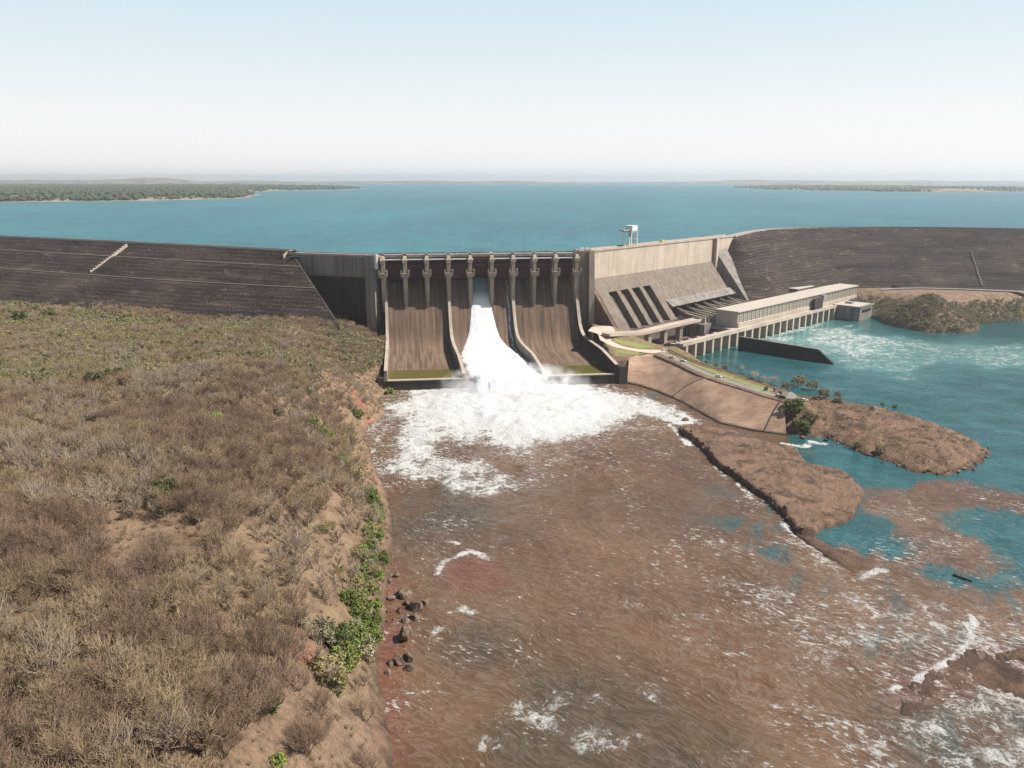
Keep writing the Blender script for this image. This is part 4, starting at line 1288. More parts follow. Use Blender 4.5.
def extr(b, prof, s0, s1, s0b=None, s1b=None):
    """profile in (d, z) extruded from s0 to s1"""
    n = len(prof)
    vs = [S(s0, d, z) for d, z in prof] + [S(s1, d, z) for d, z in prof]
    b.add(rel(SPW, vs), [tuple(range(n)), tuple(range(n, 2 * n))[::-1]] + [(i, n + i, n + (i + 1) % n, (i + 1) % n) for i in range(n)])
for i, s in enumerate(PS):
    b = MB()
    # body: full width under the deck, tapering nose
    extr(b, [(152, 40), (152, 88.2), (126, 88.2), (126, 46), (131, 40)], s - pw / 2, s + pw / 2)
    # nose, narrowing downward
    nose_t = [S(s - pw / 2, 125.99), S(s + pw / 2, 125.99), S(s + pw * 0.42, 120.5), S(s - pw * 0.42, 120.5)]
    nose_b = [S(s - pw * 0.32, 125.99), S(s + pw * 0.32, 125.99), S(s + pw * 0.24, 123.2), S(s - pw * 0.24, 123.2)]
    b.hexa(rel(SPW, [(*p, 40) for p in nose_b][::-1]), rel(SPW, [(*p, 74) for p in nose_t][::-1]))
    up_t = [S(s - pw * .36, 125.99), S(s + pw * .36, 125.99), S(s + pw * .36, 121.5), S(s - pw * .36, 121.5)]
    b.hexa(rel(SPW, [(*p, 74.01) for p in up_t][::-1]), rel(SPW, [(*p, 87) for p in up_t][::-1]))
    pr = b.build('pier', M['pier'], SPW)
    c = MB()
    c.hexa(rel(SPW, [S(s - 3.1, 118.5, 71.0), S(s + 3.1, 118.5, 71.0), S(s + 3.1, 126.5, 71.0), S(s - 3.1, 126.5, 71.0)]), rel(SPW, [S(s - 3.4, 118, 75), S(s + 3.4, 118, 75), S(s + 3.4, 127, 75), S(s - 3.4, 127, 75)]))
    for k in (-1, 1):
        c.hexa(rel(SPW, [S(s + k * 3.41 - .5, 119, 72.5), S(s + k * 3.41 + .5, 119, 72.5), S(s + k * 3.41 + .5, 124, 72.5), S(s + k * 3.41 - .5, 124, 72.5)]), rel(SPW, [S(s + k * 3.41 - .5, 119, 77.5), S(s + k * 3.41 + .5, 119, 77.5), S(s + k * 3.41 + .5, 124, 77.5), S(s + k * 3.41 - .5, 124, 77.5)]))
    c.build('trunnion_beam', M['pier'], pr)
    c = MB()
    c.hexa(rel(SPW, [S(s - 1.6, 119.5, 83.5), S(s + 1.6, 119.5, 83.5), S(s + 1.6, 126, 83.5), S(s - 1.6, 126, 83.5)]), rel(SPW, [S(s - 2.8, 118.6, 86.6), S(s + 2.8, 118.6, 86.6), S(s + 2.8, 126, 86.6), S(s - 2.8, 126, 86.6)]))
    c.hexa(rel(SPW, [S(s - 2.2, 119.2, 86.61), S(s + 2.2, 119.2, 86.61), S(s + 2.2, 126, 86.61), S(s - 2.2, 126, 86.61)]), rel(SPW, [S(s - 1.2, 120.5, 89.6), S(s + 1.2, 120.5, 89.6), S(s + 1.2, 126, 89.6), S(s - 1.2, 126, 89.6)]))
    c.build('pier_head', M['trim'], pr)
    c = MB()
    c.box(rel(SPW, [S(s, 129, 90.4)])[0], (2.4, 2.8, 1.8), TH)
    c.box(rel(SPW, [S(s, 129, 91.5)])[0], (3.0, 3.4, 0.4), TH)
    c.build('hoist_house', M['white'] if i in (5,) else M['pier'], pr)
# gates
for i in range(9):
    s = (PS[i] + PS[i + 1]) / 2
    w = 19.4 - pw - 0.12
    lift = 3.2 if i == 4 else 0.0
    b = MB(); n = 12; secs = []
    for k in range(n + 1):
        z = 66.8 + lift + (86.0 - 66.8) * k / n
        d = 142 - 2.6 * math.sin(math.pi * k / n) + 0.0
        secs.append(rel(SPW, [S(s - w / 2, d, z), S(s + w / 2, d, z), S(s + w / 2, d + 0.8, z), S(s - w / 2, d + 0.8, z)]))
    b.sweep(secs, closed=True)
    for k in range(5):
        z = 68.5 + lift + 4.0 * k
        b.box(rel(SPW, [S(s, 138.9, z)])[0], (w - 0.6, 1.0, 0.5), TH)
    for k in range(-3, 4):
        b.box(rel(SPW, [S(s + k * w / 7.0, 138.3, 77)])[0], (0.35, .5, 18), TH)
    g = b.build('radial_gate', M['gate'], SPW)
    for sd in (-1, 1):
        a = MB()
        for zt in (70.5 + lift, 80.5):
            a.tube(rel(SPW, [S(s + sd * (w / 2 - 1.2), 139, zt)])[0], rel(SPW, [S(s + sd * (w / 2 - .5), 123, 75.3)])[0], .35, .35, 6)
        a.build('gate_arm', M['gate'], g)
    a = MB()
    zr = 80.2
    a.box(rel(SPW, [S(s, 131.5, zr)])[0], (w - 4, .12, .12), TH)
    for sd in (-1, 1):
        a.tube(rel(SPW, [S(s + sd * (w / 2 - 2), 131.5, zr)])[0], rel(SPW, [S(s + sd * w / 2, 127, 76.2)])[0], .09, .09, 5)
    a.build('handrail', M['steel'], g)
# bridge deck and beams
b = MB(); z0 = 91.0
b.hexa(rel(SPW, [S(-33, 126.3, 88.3), S(150, 126.3, 88.3), S(150, 150, 88.3), S(-33, 150, 88.3)]), rel(SPW, [S(-33, 126.3, 89.5), S(150, 126.3, 89.5), S(150, 150, 89.5), S(-33, 150, 89.5)]))
b.build('bridge_deck', M['grey'], SPW)
b = MB()
for d in (126.6, 149.4):
    b.box(rel(SPW, [S(58.5, d, 90.0)])[0], (183, 0.4, 1.0), TH)
b.build('parapet', M['grey'], SPW)
for i in range(9):
    s = (PS[i] + PS[i + 1]) / 2
    if i == 4: pass
    b = MB(); b.box(rel(SPW, [S(s, 125.2, 86.6)])[0], (19.4 - 5.9, 1.0, 1.0), TH)
    b.build('service_beam', M['white'] if i != 4 else M['gate'], SPW)
b = MB()
for d, z0_, z1_ in ((146.5, 45, 90.9),):
    b.box(rel(SPW, [S(58.5, 148.5, 33)])[0], (180, 3, 66), TH)
b.build('sill_block', M['dark'], SPW)
# right abutment blocks next to the last pier
b = MB()
b.hexa(rel(SPW, [S(148.5, 128, 5), S(163, 128, 5), S(163, 150, 5), S(148.5, 150, 5)]), rel(SPW, [S(148.5, 128, 92.2), S(163, 128, 92.2), S(163, 150, 92.2), S(148.5, 150, 92.2)]))
b.build('abutment', M['pier'], SPW)
b = MB()
b.hexa(rel(SPW, [S(157, 113, 5), S(162, 113, 5), S(162, 127.99, 5), S(157, 127.99, 5)]), rel(SPW, [S(157, 122, 93), S(162, 122, 93), S(162, 127.99, 93), S(157, 127.99, 93)]))
b.build('buttress', M['pier'], SPW)
b = MB(); b.box(rel(SPW, [S(152, 131, 93.5)])[0], (3.5, 3, 2.4), TH); b.box(rel(SPW, [S(157, 131, 93.5)])[0], (2.6, 3, 2.4), TH); b.build('kiosk', M['white'], SPW)

# ------------------------------------------------------------------ released water
JW = [(141, 50.9, 65.8, 3.6), (134, 50.9, 65.8, 3.4), (128, 50.0, 66.5, 3.0), (121, 48.5, 68.0, 2.6), (115, 46.5, 70.5, 2.8), (109, 44, 73.5, 3.4), (102, 41, 77.0, 4.0), (94, 38.5, 80.5, 4.4), (84, 36.5, 84, 4.6), (70, 35.5, 88, 4.8), (50, 36.0, 92, 5.0), (30, 36.5, 94, 5.6),
      (12, 38.0, 94.5, 6.2), (0, 40, 94, 6.6), (-8, 43, 92, 7.0), (-18, 42, 95, 6.5), (-30, 40, 98, 4.0)]
ds = np.array([j[0] for j in JW]); 
D = np.linspace(141, -30, 165); TT = np.linspace(0, 1, 60)
rows = []
for d in D:
    a = np.interp(-d, -ds, [j[1] for j in JW]); c = np.interp(-d, -ds, [j[2] for j in JW]); h = np.interp(-d, -ds, [j[3] for j in JW])
    zc = chute_z(max(d, 33))
    if d < 0: zc = 7.5 - 0.0125 * d * d
    row = []
    for t in TT:
        s = a + (c - a) * t
        prof_ = min(1, (t * (1 - t) * 4) ** 0.5 + 0.05)
        row.append((s, d, zc - .4 + h * prof_ * (0.5 if d > 118 else 0.9)))
    rows.append(row)
A = np.array(rows)
rough_ = sstep(135, 95, A[..., 1])
nz = fbm(A[..., 0] * 1.6, A[..., 1] * 0.55, 4.0, 4, 81) - 0.5
A[..., 2] += nz * (0.25 + 0.9 * rough_ + 2.0 * sstep(15, -12, A[..., 1])) * np.clip(np.sin(np.pi * TT)[None] * 2.2, 0.1, 1)
A[..., 0] += (fbm(A[..., 0], A[..., 1], 7, 3, 91) - 0.5) * 3.5 * rough_
PX = A[..., 0] * ES[0] - (580 + A[..., 1]) * NS[0]; PY = A[..., 0] * ES[1] - (580 + A[..., 1]) * NS[1]
jet = link_mesh('spillway_water', grid_mesh('spillway_water', PX, PY, A[..., 2]), M['jet'])
tag(jet, kind='structure')
# a leak running down beside the second divider
b = MB(); secs = []
for k, d in enumerate(np.linspace(139, 60, 50)):
    s = sline(6, d) - 4.2 + 0.5 * math.sin(k * .7); w = 0.8 + 0.9 * k / 50
    secs.append([S(s - w, d, chute_z(d) + .12), S(s, d, chute_z(d) + .55), S(s + w, d, chute_z(d) + .12)])
b.sweep(secs)
mw = NT('leak_water'); M['leak'] = mw.done(mw.mix(mw.step(0.4, 0.6, mw.noise(0.5, 4, .6, stretch=(1, 1, .3))), (0.10, 0.13, 0.15), (0.42, 0.48, 0.52)), 0.4, 0.4)
tag(b.build('leak_water', M['leak'], None, True), kind='structure')

# spray hanging over the plunge: real airborne droplets in a bounded cloud
def spray(name, c, r, dens, seed):
    me = bpy.data.meshes.new(name)
    bm = bmesh.new(); bmesh.ops.create_icosphere(bm, subdivisions=3, radius=1.0)
    rr = np.random.default_rng(seed)
    for v in bm.verts:
        v.co = Vector((v.co.x * r[0], v.co.y * r[1], v.co.z * r[2])) + Vector(c)
    bm.to_mesh(me); bm.free()
    m = bpy.data.materials.new(name + '_mat'); m.use_nodes = True
    t = m.node_tree
    t.nodes.remove(t.nodes['Principled BSDF'])
    pv = t.nodes.new('ShaderNodeVolumePrincipled')
    pv.inputs['Color'].default_value = (0.995, 0.995, 0.995, 1)
    pv.inputs['Anisotropy'].default_value = 0.2
    g = t.nodes.new('ShaderNodeNewGeometry')
    n = t.nodes.new('ShaderNodeTexNoise'); n.inputs['Scale'].default_value = 0.13; n.inputs['Detail'].default_value = 5
    t.links.new(g.outputs['Position'], n.inputs['Vector'])
    # fall off toward the rim of the cloud
    sb = t.nodes.new('ShaderNodeVectorMath'); sb.operation = 'SUBTRACT'; sb.inputs[1].default_value = c
    dv = t.nodes.new('ShaderNodeVectorMath'); dv.operation = 'DIVIDE'; dv.inputs[1].default_value = r
    ln = t.nodes.new('ShaderNodeVectorMath'); ln.operation = 'LENGTH'
    t.links.new(g.outputs['Position'], sb.inputs[0]); t.links.new(sb.outputs[0], dv.inputs[0]); t.links.new(dv.outputs[0], ln.inputs[0])
    mr = t.nodes.new('ShaderNodeMapRange'); mr.inputs['From Min'].default_value = 1.0; mr.inputs['From Max'].default_value = 0.25
    t.links.new(ln.outputs['Value'], mr.inputs['Value'])
    m2 = t.nodes.new('ShaderNodeMapRange'); m2.inputs['From Min'].default_value = 0.42; m2.inputs['From Max'].default_value = 0.68
    t.links.new(n.outputs['Fac'], m2.inputs['Value'])
    mu = t.nodes.new('ShaderNodeMath'); mu.operation = 'MULTIPLY'
    t.links.new(mr.outputs[0], mu.inputs[0]); t.links.new(m2.outputs[0], mu.inputs[1])
    mu2 = t.nodes.new('ShaderNodeMath'); mu2.operation = 'MULTIPLY'; mu2.inputs[1].default_value = dens
    t.links.new(mu.outputs[0], mu2.inputs[0]); t.links.new(mu2.outputs[0], pv.inputs['Density'])
    t.links.new(pv.outputs[0], t.nodes['Material Output'].inputs['Volume'])
    o = link_mesh(name, me, m)
    return o
c1 = S(72, -14)
tag(spray('spray_mist', (c1[0], c1[1], 4.0), (62.0, 32.0, 19.0), 0.24, 1), 'white spray mist drifting over the plunge below the end sill', 'mist', kind='stuff')

# ------------------------------------------------------------------ intake dam
INT = empty('intake_dam', (*I(700, 0), 15))
tag(INT, 'pale concrete intake dam with a dark sloping face and four open slots', 'intake dam')
A_L, A_R = 578.0, 850.0
SL = 0.80
def face(z): return SL * (66 - z)
def r_(pts): return rel(INT, pts)
def slab(b, a0, a1, prof):
    """profile in (b, z) extruded along a"""
    n = len(prof)
    vs = [I(a0, q, z) for q, z in prof] + [I(a1, q, z) for q, z in prof]
    b.add(r_(vs), [tuple(range(n)), tuple(range(n, 2 * n))[::-1]] + [(i, n + i, n + (i + 1) % n, (i + 1) % n) for i in range(n)])
b = MB(); slab(b, A_L, 801.5, [(-12, 5), (-12, 91.2), (0, 91.2), (0, 66.0), (-3, 60), (-3, 5)]); b.build('upper_wall', M['intake_wall'], INT)
b = MB(); slab(b, A_L, 852, [(-12.4, 91.21), (-12.4, 92.2), (0.7, 92.2), (0.7, 91.21)]); b.build('crest_slab', M['trim'], INT)
b = MB(); slab(b, A_L, 852, [(0.2, 92.21), (0.2, 93.2), (0.6, 93.2), (0.6, 92.21)]); slab(b, A_L, 852, [(-12.2, 92.21), (-12.2, 93.2), (-11.8, 93.2), (-11.8, 92.21)]); b.build('parapet', M['trim'], INT)
b = MB(); slab(b, 801.6, 805.5, [(-8, 60), (-8, 91.2), (-4, 91.2), (-4, 60)]); b.build('shaded_recess', M['dark'], INT)  # dark strip painted in for the shadow beside the pillar
b = MB(); slab(b, 805.6, 810.5, [(-12, 5), (-12, 91.9), (3.5, 91.9), (3.5, 58), (-2, 54), (-2, 5)]); b.build('pillar', M['intake_wall'], INT)
b = MB()
b.add(r_([I(810.6, -12, 5), I(810.6, 0, 5), I(810.6, 0, 91.2), I(810.6, -12, 91.2), I(852, -12, 5), I(852, 0, 5), I(852, 0, 91.2), I(852, -12, 91.2)]),
      [(0, 1, 2, 3), (7, 6, 5, 4), (1, 5, 6, 2), (3, 2, 6, 7), (0, 3, 7, 4)])
b.build('end_wall', M['intake_wall'], INT)
# retaining wall falling from the crest to the switchyard, against the embankment
b = MB()
q0 = [(811, 0.5, 76), (834, 0.5, 79), (823, 46, 20), (811, 46, 20)]
b.hexa(r_([I(a, q, 8) for a, q, z in q0]), r_([I(a, q, z) for a, q, z in q0])); b.build('retaining_wall', M['grey'], INT)
# slope with slots
slots = [(593.0, 606.0, 53.5), (612.0, 625.0, 53.5), (631.0, 644.0, 53.5), (650.0, 663.0, 53.5)]
ZB = 21.0
b = MB()
edges = [A_L]
for s0, s1, zt in slots: edges += [s0, s1]
edges.append(674.0)
for k in range(0, len(edges), 2):                       # ribs
    slab(b, edges[k], edges[k + 1], [(0.02, 66), (face(ZB), ZB), (face(ZB), 5), (0.02, 5)])
b.build('rib', M['intake_slope'], INT)
b = MB()
for s0, s1, zt in slots:                                # the face above each slot
    slab(b, s0 + .003, s1 - .003, [(0.02, 66), (face(zt), zt), (face(zt) - 7.5, zt), (0.02, zt)])
b.build('slot_head', M['intake_slope'], INT)
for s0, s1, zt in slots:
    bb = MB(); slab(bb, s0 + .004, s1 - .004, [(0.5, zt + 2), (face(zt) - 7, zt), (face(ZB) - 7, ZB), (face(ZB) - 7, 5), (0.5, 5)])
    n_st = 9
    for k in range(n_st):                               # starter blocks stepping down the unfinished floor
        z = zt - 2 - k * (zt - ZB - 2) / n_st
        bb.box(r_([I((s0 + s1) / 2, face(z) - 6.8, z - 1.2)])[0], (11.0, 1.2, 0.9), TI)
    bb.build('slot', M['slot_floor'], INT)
b = MB()
slab(b, 674.003, 801.4, [(0.02, 66), (face(38.5), 38.5), (face(38.5), 30), (0.02, 25)])
b.build('sloping_face', M['intake_slope'], INT)
b = MB()
slab(b, 674.2, 806, [(face(38.5) + .02, 38.6), (face(33) + 4.5, 32.8), (face(33) + 2, 31), (face(38.5) + .02, 31)])
b.build('lower_lip', M['grey'], INT)
rr = random.Random(4)
for zrow in (57, 51, 45.5, 41.5):
    for k in range(15):
        a = 600 + k * 13.5 + rr.uniform(-2, 2)
        if a > 796 or (a < 680 and zrow < 60): continue
        b = MB()
        b.hexa(r_([I(a, face(zrow) + .05, zrow), I(a + .9, face(zrow) + .05, zrow), I(a + .9, face(zrow - 2.6) + .05, zrow - 2.6), I(a, face(zrow - 2.6) + .05, zrow - 2.6)]),
               r_([I(a, face(zrow) + .35, zrow + .2), I(a + .9, face(zrow) + .35, zrow + .2), I(a + .9, face(zrow - 2.6) + .35, zrow - 2.4), I(a, face(zrow - 2.6) + .35, zrow - 2.4)]))
        b.build('drain_block', M['trim'], INT)
# foot platform of the unfinished bays
b = MB(); slab(b, A_L, 676, [(-2, 4), (-2, 20.9), (face(ZB) + 2.5, 20.9), (face(ZB) + 2.5, 4)]); b.build('foot_platform', M['slot_floor'], INT)
# end face toward the spillway: rusty brown wall
b = MB()
b.add(r_([I(A_L - .3, 0.5, 5), I(A_L - .3, face(ZB), 5), I(A_L - .3, face(ZB), ZB), I(A_L - .3, 0.5, 66)]), [(0, 1, 2, 3)])
pts_ = [(0.5, 5), (face(ZB), 5), (face(ZB), ZB), (0.5, 66)]
b = MB(); slab(b, A_L - 4.5, A_L - .01, [(q * .98, z * .98 + .4) for q, z in pts_]); b.build('side_wall', M['red_wall'], INT)
# penstock pipes between the face and the powerhouse
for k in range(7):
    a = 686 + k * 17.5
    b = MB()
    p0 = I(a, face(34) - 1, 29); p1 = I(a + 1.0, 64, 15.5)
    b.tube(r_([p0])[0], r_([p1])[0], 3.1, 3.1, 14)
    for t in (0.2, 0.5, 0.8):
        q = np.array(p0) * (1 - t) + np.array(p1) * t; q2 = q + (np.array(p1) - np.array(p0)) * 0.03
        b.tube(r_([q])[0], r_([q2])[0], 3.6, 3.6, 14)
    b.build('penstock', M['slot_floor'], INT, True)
b = MB(); slab(b, 676.1, 845, [(20, 4), (20, 18.5), (66, 18.5), (66, 4)]); b.build('yard_slab', M['grey'], INT)
for k in range(15):
    a = 684 + k * 9.2
    b = MB(); slab(b, a, a + 1.2, [(31, 18.6), (31, 27), (62, 23.5), (62, 18.6)]); b.build('yard_beam', M['deck'], INT)

rng = random.Random(21)
for k in range(9):
    a, q = 690 + k * 15.0, 52 + rng.uniform(-3, 3)
    rt = empty('transformer', I(a, q, 18.52), TI)
    tag(rt, 'grey transformer tank in the yard between the sloping face and the powerhouse roof', 'transformer', 'transformers behind the powerhouse')
    b = MB(); b.box((0, 0, 2.0), (5, 3.4, 4.0)); b.box((0, 0, 4.2), (5.4, 3.8, .4)); b.build('tank', M['tank'], rt)
    b = MB()
    for j in range(6): b.box((-2.1 + j * .84, 2.4, 1.9), (.25, 1.3, 3.2))
    b.build('radiator', M['steel'], rt)
    for j in (-1, 0, 1):
        b = MB(); b.tube((j * 1.4, 0, 4.4), (j * 1.5, 0, 6.3), .28, .16, 8); b.build('bushing', M['red_wall'], rt)
# gantry crane on the crest
gc = empty('gantry_crane', I(648, -5.5, 92.22), TI)
tag(gc, 'white travelling gantry crane standing on the intake dam crest', 'gantry crane')
for sx in (-5, 5):
    for sy in (-4.5, 4.5):
        b = MB(); b.tube((sx * 1.05, sy, 0), (sx * .9, sy, 13.5), .75, .6, 6); b.box((sx * 1.05, sy, .5), (2.4, 1.2, 1.0)); b.build('leg', M['white'], gc)
b = MB(); b.box((0, -4.5, 14.3), (12, 1.5, 1.8)); b.box((0, 4.5, 14.3), (12, 1.5, 1.8)); b.box((-5, 0, 14.3), (1.4, 8, 1.6)); b.box((5, 0, 14.3), (1.4, 8, 1.6)); b.build('top_beam', M['steel'], gc)
b = MB(); b.box((1.5, 0, 17.3), (9, 8.5, 4.2)); b.box((1.5, 0, 19.6), (9.4, 8.9, .3)); b.build('machine_house', M['white'], gc)
b = MB(); b.box((-9, -2, 15.6), (12, 1.3, 1.3)); b.box((-9, 2, 15.6), (12, 1.3, 1.3)); b.box((-14.6, 0, 15.6), (1.0, 5, 1.3)); b.build('cantilever', M['steel'], gc)
b = MB(); b.box((0.5, 0, 10.5), (2.6, 2.2, 3.6)); b.tube((0.5, 0, 12.2), (.5, 0, 15), .2, .2, 6); b.build('hoist_block', M['steel'], gc)
b = MB(); b.box((4.5, -2.2, 6), (2.2, 2.6, 2.6)); b.build('cab', M['white'], gc)

# ------------------------------------------------------------------ powerhouse
PH = empty('powerhouse', (*PW(800, -8), 0))
tag(PH, 'long flat roofed beige powerhouse on concrete piers above the turquoise tailrace', 'powerhouse')
def rp(pts): return rel(PH, pts)
def pslab(b, a0, a1, prof):
    n = len(prof)
    vs = [PW(a0, q, z) for q, z in prof] + [PW(a1, q, z) for q, z in prof]
    b.add(rp(vs), [tuple(range(n)), tuple(range(n, 2 * n))[::-1]] + [(i, n + i, n + (i + 1) % n, (i + 1) % n) for i in range(n)])
DZ = 15.5
PA0, PA1 = 681.0, 962.0
BF, BB = -7.0, -31.0
b = MB(); pslab(b, 672, 892, [(-34, DZ - 2.4), (-34, DZ), (0, DZ), (0, DZ - 2.4)]); b.build('deck', M['deck'], PH)
b = MB()
pslab(b, 578, 892, [(-.5, DZ + .01), (-.5, DZ + 1.0), (-.1, DZ + 1.0), (-.1, DZ + .01)])
b.build('parapet', M['deck'], PH)
b = MB(); pslab(b, 578, 671.99, [(-8, DZ - 2.4), (-8, DZ - .02), (0, DZ - .02), (0, DZ - 2.4)]); b.build('approach_deck', M['deck'], PH)
b = MB(); pslab(b, PA0 + .4, PA1 - .4, [(BB + .4, DZ + .01), (BB + .4, 30.2), (BF - .4, 30.2), (BF - .4, DZ + .01)]); b.build('hall', M['ph_wall'], PH)
b = MB(); pslab(b, PA0, PA0 + .4, [(BB, DZ + .01), (BB, 30.6), (BF, 30.6), (BF, DZ + .01)]); pslab(b, PA1 - .39, PA1, [(BB, DZ + .01), (BB, 30.6), (BF, 30.6), (BF, DZ + .01)]); b.build('end_wall', M['ph_end'], PH)
b = MB(); pslab(b, PA0 - .6, PA1 + .6, [(BB - 1, 30.62), (BB - 1, 31.5), (BF + 1.2, 31.5), (BF + 1.2, 30.62)]); b.build('roof', M['roof'], PH)
b = MB(); pslab(b, PA0 + 1, PA1 - 1, [(BF - .39, DZ + .02), (BF - .39, DZ + 4.6), (BF + .9, DZ + 4.4), (BF + .9, DZ + .02)]); b.build('plinth', M['deck'], PH)
nwin = 34
for k in range(nwin + 1):
    fr = MB()
    a = PA0 + 4 + k * (PA1 - PA0 - 8) / nwin
    pslab(fr, a - .5, a + .5, [(BF - .39, DZ + 4.7), (BF - .39, 30.55), (BF + .15, 30.55), (BF + .15, DZ + 4.7)])
    fr.build('pilaster', M['ph_wall'], PH)
for k in range(nwin):
    a = PA0 + 4 + (k + .5) * (PA1 - PA0 - 8) / nwin
    w = (PA1 - PA0 - 8) / nwin * .5 - 1.0
    b = MB(); pslab(b, a - w, a + w, [(BF - .38, 21.5), (BF - .38, 28.6), (BF - .2, 28.6), (BF - .2, 21.5)])
    wd = b.build('window', M['pane'], PH)
    b = MB()
    for z in (21.35, 25.0, 28.6): pslab(b, a - w - .1, a + w + .1, [(BF - .19, z), (BF - .19, z + .22), (BF + .05, z + .22), (BF + .05, z)])
    b.build('frame', M['ph_wall'], wd)
# draft tube piers over the water
for k in range(26):
    a = 585 + k * 14.4
    if a > 888: break
    b = MB()
    pslab(b, a - 1.5, a + 1.5, [(-17.99, -4), (-17.99, DZ - 2.41), (-0.3, DZ - 2.41), (-0.3, -4)])
    pr = b.build('draft_pier', M['deck'], PH)
b = MB(); pslab(b, 578, 892, [(-20, -4), (-20, DZ - 2.42), (-18, DZ - 2.42), (-18, -4)]); b.build('draft_wall', M['black_wall'], PH)  # black paints in the shade behind the draft piers
b = MB(); pslab(b, 672, 966, [(-34, -4), (-34, DZ - 2.42), (-20.01, DZ - 2.42), (-20.01, -4)]); b.build('substructure', M['dark'], PH)
b = MB(); pslab(b, 590, 671.9, [(-62, -4), (-62, 6), (-20.01, 6), (-20.01, -4)]); b.build('pit_floor', M['red_wall'], PH)
b = MB(); pslab(b, 838, 858, [(BF + 1.4, DZ + .02), (BF + 1.4, 28), (BF + 5, 28), (BF + 5, DZ + .02)]); lb = b.build('stair_tower', M['dark'], PH)
b = MB(); pslab(b, 859, 866, [(BF + 1.4, 24), (BF + 1.4, 30), (BF + 5, 30), (BF + 5, 24)]); b.build('cab', M['steel'], PH)
# service building upstream and annex at the far end
an = empty('service_building', (*PW(902, -48), 18))
tag(an, 'low flat roofed pale building behind the far end of the powerhouse', 'building')
def box_on(root, name, mat, a0, a1, b0, b1, z0, z1):
    b = MB(); q = [PW(a0, b0), PW(a1, b0), PW(a1, b1), PW(a0, b1)]
    b.prism([np.array(p) - np.array(root.location)[:2] for p in q], z0 - root.location.z, z1 - root.location.z)
    return b.build(name, mat, root)
box_on(an, 'wall', M['ph_wall'], 868, 908, -58, -38, 18, 32); box_on(an, 'roof', M['roof'], 867, 909, -59, -37, 32.01, 33)
w_ = box_on(an, 'window', M['glass'], 872, 904, -37.99, -37.7, 26, 29)
ax = empty('annex_building', (*PW(910, 10), 0))
tag(ax, 'square grey annex with flat roof at the riverside end of the powerhouse', 'building')
box_on(ax, 'wall', M['grey'], 893, 928, -4, 26, -3, 15.6); box_on(ax, 'roof', M['roof'], 892.2, 929, -5, 27, 15.61, 16.4)
box_on(ax, 'parapet', M['grey'], 892.2, 929, 26.2, 27, 16.41, 17.3)
box_on(ax, 'roof_unit', M['steel'], 908, 916, 2, 10, 16.42, 18.4)
box_on(ax, 'window', M['glass'], 898, 924, 26.01, 26.2, 9, 12)

# guide wall in the tailrace
g0, g1 = at(739, 349, 0)[:2], at(834.3, 364.4, 0)[:2]
gw = empty('guide_wall', (*g0, 0)); tag(gw, 'dark shaded concrete guide wall with sloping end standing in the tailrace', 'wall')
t = (g1 - g0); L = np.linalg.norm(t); t /= L; nn = np.array([t[1], -t[0]])
b = MB(); th = 2.2
prof = [(0, -5), (L + 4, -5), (L, 0.0), (L - 15, 10.8), (0, 11.8)]
vs = [(t[0] * q + nn[0] * th / 2, t[1] * q + nn[1] * th / 2, z) for q, z in prof] + [(t[0] * q - nn[0] * th / 2, t[1] * q - nn[1] * th / 2, z) for q, z in prof]
n = len(prof)
b.add(vs, [tuple(range(n)), tuple(range(n, 2 * n))[::-1]] + [(i, n + i, n + (i + 1) % n, (i + 1) % n) for i in range(n)])
b.build('wall_body', M['black_wall'], gw)  # side turned from the sun is darkened by colour
b = MB(); th = 2.6
prof = [(0, 11.82), (L - 15, 10.82), (L - 15, 11.4), (0, 12.4)]
vs = [(t[0] * q + nn[0] * th / 2, t[1] * q + nn[1] * th / 2, z) for q, z in prof] + [(t[0] * q - nn[0] * th / 2, t[1] * q - nn[1] * th / 2, z) for q, z in prof]
n = 4
b.add(vs, [tuple(range(n)), tuple(range(n, 2 * n))[::-1]] + [(i, n + i, n + (i + 1) % n, (i + 1) % n) for i in range(n)])
b.build('coping', M['grey'], gw)

# elevated access bridge in front of the slots
def at_I(u, v, b_):
    """point of the sight line lying b_ metres downstream of the intake crest"""
    p0 = at(u, v, 0.0); p1 = at(u, v, 60.0)
    q0 = p0[:2] @ NI + 440; q1 = p1[:2] @ NI + 440
    return p0 + (p1 - p0) * ((b_ - q0) / (q1 - q0))
BR = [at_I(606, 333.5, 48), at_I(640, 332.3, 52), at_I(668, 325.5, 53), at_I(698, 319, 54)]
print('bridge', [tuple(np.round(p, 1)) for p in BR])
br = empty('access_bridge', (BR[0][0], BR[0][1], 0)); tag(br, 'raised concrete access bridge on stout piers before the open slots', 'bridge')
def ribbon(b, root, line, w, z0off, z1off):
    l = np.array(root.location) if root is not None else np.zeros(3)
    secs = []
    for i, p in enumerate(line):
        a = line[max(i - 1, 0)]; c = line[min(i + 1, len(line) - 1)]
        t = (np.array(c) - np.array(a))[:2]; t /= np.linalg.norm(t); n = np.array([t[1], -t[0]]) * w / 2
        secs.append([(p[0] + n[0] - l[0], p[1] + n[1] - l[1], p[2] + z0off - l[2]), (p[0] - n[0] - l[0], p[1] - n[1] - l[1], p[2] + z0off - l[2]),
                     (p[0] - n[0] - l[0], p[1] - n[1] - l[1], p[2] + z1off - l[2]), (p[0] + n[0] - l[0], p[1] + n[1] - l[1], p[2] + z1off - l[2])])
    b.sweep(secs, closed=True)
BRl = [np.array(p) for p in resample([p for p in BR], 6)]
b = MB(); ribbon(b, br, BRl, 9.0, -2.0, 0.0); b.build('deck', M['deck'], br)
b = MB()
